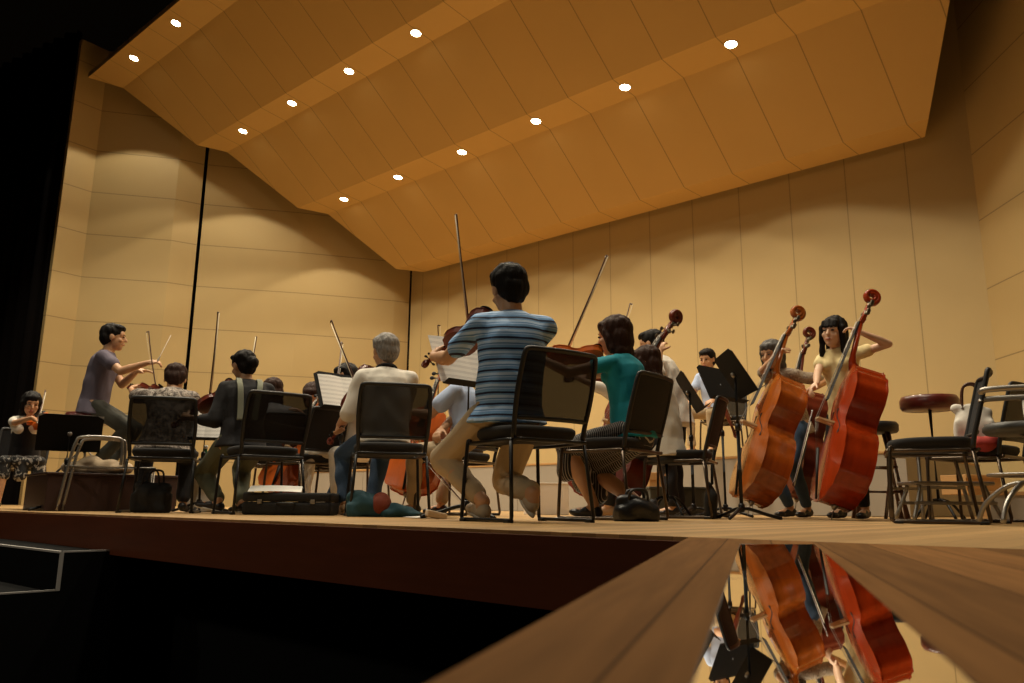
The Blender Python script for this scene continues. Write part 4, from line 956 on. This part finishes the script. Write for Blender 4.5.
# bassists
def bn(px, tow, lift=0.0):
    r = ray(px, 508); r.z = 0; r.normalize(); l = V(-r.y, r.x, 0); return -r * tow + l * math.sqrt(1 - tow * tow) + V(0, 0, lift)
instrument('bass', m_bass1, P(739, 496, 6.25), P(791, 326, 6.5), bn(775, .40), 'amber double bass with glossy bands beside the tall music stand', 'double bass', scale=.97)
instrument('bass', m_vio, P(786, 496, 7.3), P(806, 340, 7.45), bn(790, .4), 'third double bass almost hidden behind the amber one', 'double bass', scale=.92)
instrument('bass', m_bass2, P(820, 500, 5.75), P(868, 300, 5.98), bn(850, .34), 'cherry red double bass leaning on the young woman in yellow', 'double bass', scale=.97)
person('person', 'grey-haired bassist in patterned beige blouse and jeans behind the amber double bass', G(800, 6.95), rz(120), s=.96, hip=.80, lean=14, slouch=8, head=(10, 14, 0), female=True, top=m_pattern, sleeve=.9, sleeve_r=1.3, bottom=m_jeans, hair='bob', hairm=mat('dark_grey_hair', (0.07, .062, .055), 0.6, bump=.7, bscale=60, var=.6, stretch=(2, 2, .6)), shoes=m_blackshoe, face=True, topdrop=.06,
       feet=((-.1, .02, .09), (.1, .0, .09)), hands=(wp(806, 392, 6.6), wp(778, 354, 6.55)), elbows=(V(-.6, -.1, -.5), V(.9, 0, -.5)))
person('person', 'young woman with long black hair and fringe in pale yellow top, playing bass', G(856, 6.45), rz(132), s=.98, hip=.86, lean=4, slouch=5, side=3, head=(2, 6, -6), female=True, skin=m_skin_pale, top=m_yellow, sleeve=.5, sleeve_r=1.25, bottom=m_darkcloth, hair='long', shoes=m_blackshoe, face=True, vox=.007, topdrop=.05, headscale=1.16,
       feet=((-.1, .05, .09), (.12, .0, .09)), hands=(wp(860, 332, 6.12), wp(812, 405, 5.85)), elbows=(V(-1, -.1, .15), V(.8, -.2, -.7)), hdirs=(V(.8, .3, .5), V(.3, .6, -.6)), curl=(1.0, 1.0))
bow(P(812, 412, 5.75), P(800, 458, 5.5), 'bow drawn by the young woman in yellow across the red bass', up=V(0, 0, 1))
bar_stool(G(880, 6.75), .4, .80, m_blkplastic, 'wooden stool with black seat behind the cherry red double bass', legs='wood', r=.2, thick=.09)
#PROPS
# ---- music stands
def stand_px(px, py, d, a, tilt, label, pages=None, **kw):
    """py: height of the desk centre"""
    h_ = P(px, py, d).z; t = stand(px, d, a, tilt, h_, label)
    if pages: sheet(t, tilt, h_, pages, **kw)
    return t
stand_px(466, 364, 4.8, 42, 26, 'black music stand in front of the man in the striped shirt, holding open white pages', 'open white sheet music left of the striped-shirt man', w_=.27, h_=.33)
stand_px(337, 392, 6.35, 46, 24, 'music stand with tilted white pages left of the grey-haired player', 'tilted white music pages left of the grey-haired player', w_=.22, h_=.30)
stand_px(198, 422, 6.9, 14, 20, 'music stand between the floral-bloused player and the black-topped woman', 'white page showing between the floral blouse and the black top', w_=.20, h_=.30, off=(0, 0))
t_ = stand_px(742, 374, 5.55, 88, 32, 'tall black music stand in front of the amber double bass, desk raised highest')
stand_px(726, 384, 6.9, 40, 24, 'black music stand whose desk shows just behind the tallest one')
stand_px(694, 392, 6.5, 84, 30, 'lower black music stand above the empty chair left of the basses')
t_ = stand_px(60, 433, 6.95, 210, 26, 'low black desk of a music stand at the left, in front of the podium', 'pale pages on the far side of the leftmost music stand', w_=.25, h_=.33)
# ---- empty chairs
chair(683, 6.0, 68, 'empty black chair with its back to the tall music stand', key='chair_solid')
chair(936, 4.75, 66, 'empty black chair in the right foreground, facing left', key='chair_solid')
bchair(984, 5.3, 40, 'dark chair at the right holding the white bag')
# drum throne style stools at the right
bar_stool(G(940, 6.3), 0, .965, m_redleather, 'tall stool with round oxblood seat and black pole at the right', legs='metal', r=.215, thick=.11)
def arm_stool():
    t = thing('drafting_stool', 'grey padded swivel stool with chrome arm at the right edge of the photo', 'stool', G(1040, 4.15), rz(60))
    b = bmesh.new(); lathe(b, [(0, .47), (.20, .47), (.215, .485), (.215, .505), (.20, .525), (0, .53)], 36); obj('seat', b, mat('dark_grey_vinyl', (.05, .055, .055), .45), t)
    b = bmesh.new(); lathe(b, [(0, .20), (.03, .20), (.03, .36), (.022, .365), (.022, .46), (.05, .465), (0, .472)], 20); obj('gas_lift', b, m_blkmetal, t)
    for k in range(5):
        a = k * 2 * PI / 5; b = bmesh.new(); tube(b, smoothpath([(0, 0, .22), (.12 * math.cos(a), .12 * math.sin(a), .21), (.24 * math.cos(a), .24 * math.sin(a), .12), (.29 * math.cos(a), .29 * math.sin(a), .02)], 4), .013); obj('leg', b, m_steel, t)
    b = bmesh.new(); tube(b, [(.21 * math.cos(2 * PI * k / 32), .21 * math.sin(2 * PI * k / 32), .26) for k in range(32)], .008, closed=True); obj('foot_ring', b, m_steel, t)
    for q in (-1, 1):
        b = bmesh.new(); tube(b, [(q * .18, 0, .48), (q * .21, 0, .685)], .010); tube(b, smoothpath([(q * .21, -.20, .685), (q * .21, 0, .69), (q * .21, .18, .688), (q * .20, .20, .67)], 4), .016, 10); obj('arm_rest', b, m_steel, t)
    return t
arm_stool()
def grey_stepstool(loc, rot, label, h=.44, w_=.40, dd=.36, cat='stool'):
    t = thing('steel_frame_stool', label, cat, loc, rot)
    for x in (-1, 1):
        for y in (-1, 1):
            b = bmesh.new(); tube(b, smoothpath([(x * w_ / 2 * .8, y * dd / 2 * .7, h - .01), (x * w_ / 2 * .84, y * dd / 2 * .8, h - .06), (x * w_ / 2 * 1.1, y * dd / 2 * 1.1, .012)], 4), .0125); obj('leg', b, m_steel, t)
    b = bmesh.new(); box(b, (0, 0, h), (w_, dd, .022), bev=.008); obj('seat', b, m_steel, t)
    b = bmesh.new(); box(b, (0, -dd / 2 * .95, h * .5), (w_ * 1.0, .02, .02), bev=.004); box(b, (0, dd / 2 * .95, h * .5), (w_ * 1.0, .02, .02), bev=.004); obj('cross_bar', b, m_steel, t)
    return t
grey_stepstool(G(928, 5.6), rz(10), 'grey steel stool frame standing behind the right foreground chair', h=.45, w_=.34)
grey_stepstool(G(948, 5.05) , rz(0), 'low grey steel step beside the right foreground chair', h=.24, w_=.50, dd=.22, cat='step')
# bag on chair
def bag(name, label, loc, rot, dims, m, handles=True, cat='bag', tilt=0):
    t = thing(name, label, cat, loc, rot); b = bmesh.new(); w_, d_, h_ = dims
    ell(b, (0, 0, h_ * .45), (w_ / 2, d_ / 2, h_ * .45)); box(b, (0, 0, h_ * .3), (w_ * .92, d_ * .85, h_ * .6), bev=min(d_, h_) * .2); cap(b, (-w_ * .36, 0, h_ * .8), (w_ * .36, 0, h_ * .72), d_ * .22, d_ * .2)
    blob('bag_body', b, m, t, vox=.010, it=5, disp=.008, dsc=4)
    if handles:
        for q in (-1, 1):
            b = bmesh.new(); tube(b, smoothpath([(-w_ * .22, q * d_ * .2, h_ * .8), (-w_ * .15, q * d_ * .25, h_ * 1.2), (w_ * .15, q * d_ * .25, h_ * 1.22), (w_ * .22, q * d_ * .2, h_ * .8)], 5), .008); obj('handle', b, m_stick if name == 'tote_bag' else m, t)
    return t
bag('tote_bag', 'white canvas tote bag standing on the chair at the right', G(983, 5.25) + V(0, 0, .450), rz(-25), (.25, .15, .36), m_whitecloth)
t = thing('folded_cloth', 'red folded cloth on the chair seat beside the white tote bag', 'cloth', G(985, 5.08) + V(0, 0, .450), rz(-30)); b = bmesh.new(); ell(b, (0, 0, .04), (.13, .08, .042)); ell(b, (.05, .01, .05), (.08, .06, .045)); blob('folds', b, m_redcloth, t, vox=.008, it=3, disp=.008, dsc=6)
bag('handbag', 'black leather handbag on the floor under the woman in teal', G(637, 4.55), rz(10), (.26, .14, .14), mat('black_leather', (.012, .012, .014), .4, bump=.3, bscale=40))
bag('backpack', 'black bag on the floor under the floral-bloused player', G(150, 6.3), rz(0), (.30, .20, .26), m_casecloth, cat='bag')
bag('shoulder_bag', 'slim black bag hanging low beside the empty chair near the tall music stand', G(711, 5.75), rz(80), (.16, .08, .30), m_casecloth)
t = bag('canvas_bag', 'teal canvas bag with brick red end on the stage edge', G(366, 5.3), rz(0), (.26, .20, .155), m_tealbag, handles=False)
b = bmesh.new(); ell(b, (.095, 0, .074), (.070, .112, .086)); blob('red_panel', b, m_redbag, t, vox=.008, it=3)
t = thing('jacket', 'crumpled teal cloth lying beside the teal canvas bag', 'jacket', G(394, 5.3), rz(10)); b = bmesh.new()
for (x, y, z, r1, r2, r3) in ((0, 0, .03, .15, .09, .045), (-.10, .0, .05, .08, .07, .06), (.10, -.02, .025, .10, .06, .03)): ell(b, (x, y, z), (r1, r2, r3))
blob('folds', b, m_tealbag, t, vox=.009, it=3, disp=.012, dsc=5)
# instrument case with sheet
def case(label, loc, rot, L, W_, Hh, m):
    t = thing('instrument_case', label, 'instrument case', loc, rot)
    b = bmesh.new(); box(b, (0, 0, Hh * .30), (L, W_, Hh * .58), bev=.025); obj('case_base', b, m, t)
    b = bmesh.new(); box(b, (0, 0, Hh * .80), (L, W_, Hh * .40), bev=.022); obj('case_lid', b, m, t)
    b = bmesh.new(); tube(b, smoothpath([(-.06, -W_ / 2, Hh * .5), (-.045, -W_ / 2 - .03, Hh * .52), (.045, -W_ / 2 - .03, Hh * .52), (.06, -W_ / 2, Hh * .5)], 4), .008); obj('handle', b, m_blkplastic, t)
    for q in (-.3, .3):
        b = bmesh.new(); box(b, (L * q, -W_ / 2 - .003, Hh * .6), (.03, .006, .03), bev=.002); obj('latch', b, m_steel, t)
    return t
case('black violin case lying on the stage edge with a white page on top', G(291, 5.75), rz(-2), .62, .26, .155, m_casecloth)
def page(label, loc, rot, w_, h_, tiltx=0):
    b = bmesh.new(); N = 8; q = []
    for o_ in (0, .0015):
        q.append([[b.verts.new((w_ * (i / N - .5), h_ * (j - .5), .004 + o_ + .006 * math.sin(PI * i / N))) for i in range(N + 1)] for j in (0, 1)])
    for g in q:
        for i in range(N): b.faces.new((g[0][i], g[0][i + 1], g[1][i + 1], g[1][i]))
    o = obj('paper_sheet', b, m_white); tag(o, label, 'paper'); o.location = loc; o.rotation_euler = (tiltx, 0, rot); return o
page('white page lying on the black violin case', G(274, 5.72) + V(0, 0, .175), rz(12), .36, .20, .22)
page('white page flat on the floor right of the teal bag', G(432, 5.0), rz(30), .30, .21)
page('white page flat on the floor under the striped-shirt man', G(590, 5.4), rz(10), .42, .30)
page('white pages on the floor below the empty chair by the tall stand', G(690, 6.1), rz(10), .60, .30)
page('white page on the floor at the far left stage edge', G(40, 7.45), rz(0), .50, .3)
page('pale page on the floor below the right foreground chair', G(935, 4.7), rz(5), .36, .22)
t = thing('cloth_pouch', 'small tan cloth pouch on the floor left of the striped-shirt man', 'pouch', G(436, 4.75), rz(20)); b = bmesh.new(); box(b, (0, 0, .022), (.12, .07, .04), rotm('Y', 12), bev=.012); obj('pouch_body', b, m_rag, t)
# tubular steel frame by the podium with canvas bundle
def tube_rack(loc, rot):
    t = thing('tubular_frame', 'grey tubular steel frame standing by the conductor podium', 'frame', loc, rot)
    for y in (-.16, .16):
        b = bmesh.new(); tube(b, smoothpath([(-.36, y, .01), (-.30, y, .45), (-.26, y, .64), (-.20, y, .70), (.10, y, .70), (.17, y, .66), (.18, y, .44)], 5), .0155, 10); obj('rail', b, m_steel, t)
        b = bmesh.new(); tube(b, [(-.32, y, .42), (.50, y, .42)], .012); obj('shelf_bar', b, m_steel, t)
        b = bmesh.new(); tube(b, [(.48, y, .42), (.50, y, .01)], .012); obj('leg', b, m_steel, t)
    for x, z in ((-.32, .42), (.5, .42), (.05, .70), (-.26, .64)):
        b = bmesh.new(); tube(b, [(x, -.16, z), (x, .16, z)], .010); obj('cross_bar', b, m_steel, t)
    return t
tube_rack(G(98, 6.75), rz(20)).scale = (.80, .80, .86)
t = thing('canvas_bundle', 'cream canvas bundle lying on the podium behind the steel frame', 'bundle', G(92, 7.15) + V(0, 0, .32), rz(0)); b = bmesh.new()
for (x, z, r1, r2) in ((-.16, .05, .16, .065), (.05, .06, .17, .07), (.2, .05, .12, .05), (-.05, .10, .12, .05)): ell(b, (x, 0, z), (r1, .10, r2))
blob('folds', b, m_rag, t, vox=.010, it=3, disp=.012, dsc=4)
t = thing('bottle', 'green bottle with pale cap between the floral blouse and the black top', 'bottle', G(200, 7.0), 0)
sh_ = thing('music_case', 'pale box the green bottle stands on', 'box', G(200, 7.05), rz(10)); b = bmesh.new(); box(b, (0, 0, .16), (.22, .16, .32), bev=.01); obj('box_body', b, m_whitecloth, sh_); b = bmesh.new(); box(b, (0, 0, .328), (.225, .165, .014), bev=.004); obj('lid', b, m_whitecloth, sh_)
t.location.z = .336; b = bmesh.new(); lathe(b, [(0, 0), (.035, 0), (.038, .01), (.038, .12), (.03, .16), (.014, .19), (.014, .21), (0, .21)], 24); obj('bottle_body', b, m_green, t); b = bmesh.new(); lathe(b, [(0, .205), (.017, .205), (.017, .235), (0, .235)], 20); obj('cap', b, m_white, t)
# ---- risers and crates at the back
def riser(x0, x1, y0, y1, z0, z1, label, m=m_riser, group=None):
    t = thing('riser_platform', label, 'riser', V((x0 + x1) / 2, (y0 + y1) / 2, z0), 0, group)
    b = bmesh.new(); box(b, (0, 0, (z1 - z0) / 2 - .01), (x1 - x0 - .008, y1 - y0, z1 - z0 - .03), bev=.004); obj('carpeted_side', b, m, t, smooth=False)
    b = bmesh.new(); box(b, (0, 0, z1 - z0 - .014), (x1 - x0 - .004, y1 - y0 + .02, .028), bev=.004); obj('deck', b, m_woodbox, t, smooth=False)
xr = [-13.1, -11.3, -9.5, -7.7, -5.9, -4.1, -2.4]
nm = ['leftmost, behind the player in grey', 'second from the left, behind the grey-haired player', 'third from the left, behind the striped-shirt man', 'behind the woman in teal', 'under the man in pale blue', 'rightmost, behind the cherry red bass']
for i in range(6): riser(xr[i], xr[i + 1], 8.9, 12.3, 0, .68, 'grey carpeted riser platform at the back, ' + nm[i], group='grey riser platforms')
riser(-1.35, 1.1, 7.1, 8.3, 0, .22, 'low grey carpeted platform behind the right foreground chair')
def crate(px, d, z, s_, rot, label):
    t = thing('wooden_crate', label, 'crate', G(px, d) + V(0, 0, z), rz(rot), 'tan wooden crates')
    b = bmesh.new(); box(b, (0, 0, s_[2] / 2), s_, bev=.006); obj('crate_body', b, m_woodbox, t, smooth=False)
    b = bmesh.new(); box(b, (0, -s_[1] / 2 - .004, s_[2] * .9), (s_[0], .012, s_[2] * .16), bev=.002); obj('batten', b, m_woodbox, t, smooth=False); b = bmesh.new(); box(b, (0, -s_[1] / 2 - .004, s_[2] * .1), (s_[0], .012, s_[2] * .16), bev=.002); obj('batten', b, m_woodbox, t, smooth=False)
crate(660, 8.2, 0, (.28, .3, .42), 5, 'tan wooden crate behind the empty chair near the tall stand')
crate(974, 7.6, .22, (.40, .3, .18), 15, 'tan wooden crate on the low platform left of the swivel stool')
crate(1014, 7.35, 0, (.40, .3, .20), 15, 'tan wooden crate on the floor at the right edge')
t = thing('storage_box', 'dark green-grey box on the floor behind the empty chair by the tall stand', 'box', G(676, 7.4), rz(5)); b = bmesh.new(); box(b, (0, 0, .12), (.55, .3, .24), bev=.01); obj('box_body', b, m_riserdark, t); b = bmesh.new(); box(b, (0, 0, .25), (.57, .32, .02), bev=.005); obj('lid', b, m_riserdark, t)
t = thing('storage_box', 'cream cardboard box seen between the chair legs of the striped-shirt man', 'box', G(546, 7.6), rz(12)); b = bmesh.new(); box(b, (0, 0, .14), (.36, .3, .28), bev=.006); obj('box_body', b, m_whitecloth, t); b = bmesh.new(); box(b, (0, 0, .285), (.37, .31, .012), bev=.003); obj('lid', b, m_whitecloth, t)
# ---- black drape at the left, hung beside the proscenium opening
b = bmesh.new(); rings = []
for z in (-.9, 0, 4, 10.8): rings.append([V(-18.6 - .0 * i - 6.0 * (i / 80), 5.75 - 1.2 * (i / 80) + .09 * math.sin(i * 1.1), z) for i in range(81)] + [V(-18.6 - 6.0 * (i / 80), 5.83 - 1.2 * (i / 80) + .09 * math.sin(i * 1.1), z) for i in range(80, -1, -1)])
ringloft(b, rings); o = obj('stage_curtain', b, m_drape); tag(o, 'tall black stage drape at the far left beside the pale wall', 'curtain')
# ---- steps down into the dark
zc = onY(113, 550, 2.2); z1 = zc.z; Bp = onZ(61.5, 552.7, z1); dy = Bp.y - zc.y
t = thing('stair_unit', 'dark portable steps with pale edge strips at the lower left', 'steps', V(Bp.x, Bp.y, 0), 0)
rise = (P(62, 591, (Bp - CAM).dot(FW)).z - z1); 
print('STEPS', zc, Bp, rise)
for k in range(4):
    ztop = z1 + rise * k; y_a = dy * -1 * 0 - (-dy) * 0
    yb_ = dy * k * 1.0; ya_ = yb_ - 0; 
    b = bmesh.new(); y1_ = (zc.y - Bp.y) if k == 0 else yb_ - dy; y0_ = yb_
    box(b, (-1.2, (y0_ + y1_) / 2, (ztop - 1.55) / 2), (2.4, abs(y1_ - y0_), ztop + 1.55)); obj('step_block', b, m_black, t, smooth=False)
    b = bmesh.new(); box(b, (-1.2, y0_ - .002, ztop + .003), (2.4, .02, .012)); box(b, (-.006, (y0_ + y1_) / 2, ztop + .003), (.012, abs(y1_ - y0_), .012)); box(b, (-.003, y0_ + .004, ztop + rise / 2), (.012, .02, -rise)); obj('edge_strip', b, m_edge, t, smooth=False)
# ---- glass strip let into the thrust floor
c4 = [onZ(740, 545, 0), onZ(815, 545, 0), onZ(970, 683, 0), onZ(695, 683, 0)]
side = V(-tdir.y, tdir.x, 0); 
if side.x < 0: side = -side
td3 = V(tdir.x, tdir.y, 0); A0 = c4[0]; wd_ = ((c4[1] - A0).dot(side) + (c4[2] - c4[3]).dot(side)) / 2
print('GLASS', c4, wd_, (c4[3] - A0).dot(td3))
t = thing('glass_panel', 'mirror-like glass panel lying on the thrust floor, reflecting the double basses', 'glass panel', A0, 0)
def gp(u, v): return td3 * u + side * v
seam = (onZ(727, 580, 0) - A0).dot(td3)
LQ, RQ = c4[0], c4[1]; LD = (c4[3] - c4[0]); RD = (c4[2] - c4[1])
def skew(u, v):
    l_ = LQ + LD * (u / LD.length); r_ = RQ + RD * (u / RD.length); return l_.lerp(r_, v / wd_) - A0
seam = (onZ(727, 580, 0) - A0).length
for u0, u1, nm_ in ((0, seam - .002, 'far_pane'), (seam + .002, 1.72, 'near_pane')):
    b = bmesh.new(); quad_slab(b, [skew(u0, 0) + V(0, 0, .0005), skew(u1, 0) + V(0, 0, .0005), skew(u1, wd_) + V(0, 0, .0005), skew(u0, wd_) + V(0, 0, .0005)], (0, 0, 1), .0012); obj(nm_, b, m_mirror, t, smooth=False)
b = bmesh.new()
for a_, c_ in (((0, 0), (0, wd_)), ((seam, 0), (seam, wd_)), ((0, 0), (1.72, 0)), ((0, wd_), (1.72, wd_))):
    tube(b, [skew(*a_) + V(0, 0, .001), skew(*c_) + V(0, 0, .001)], .0011, 6)
obj('seam_frame', b, m_blkmetal, t)
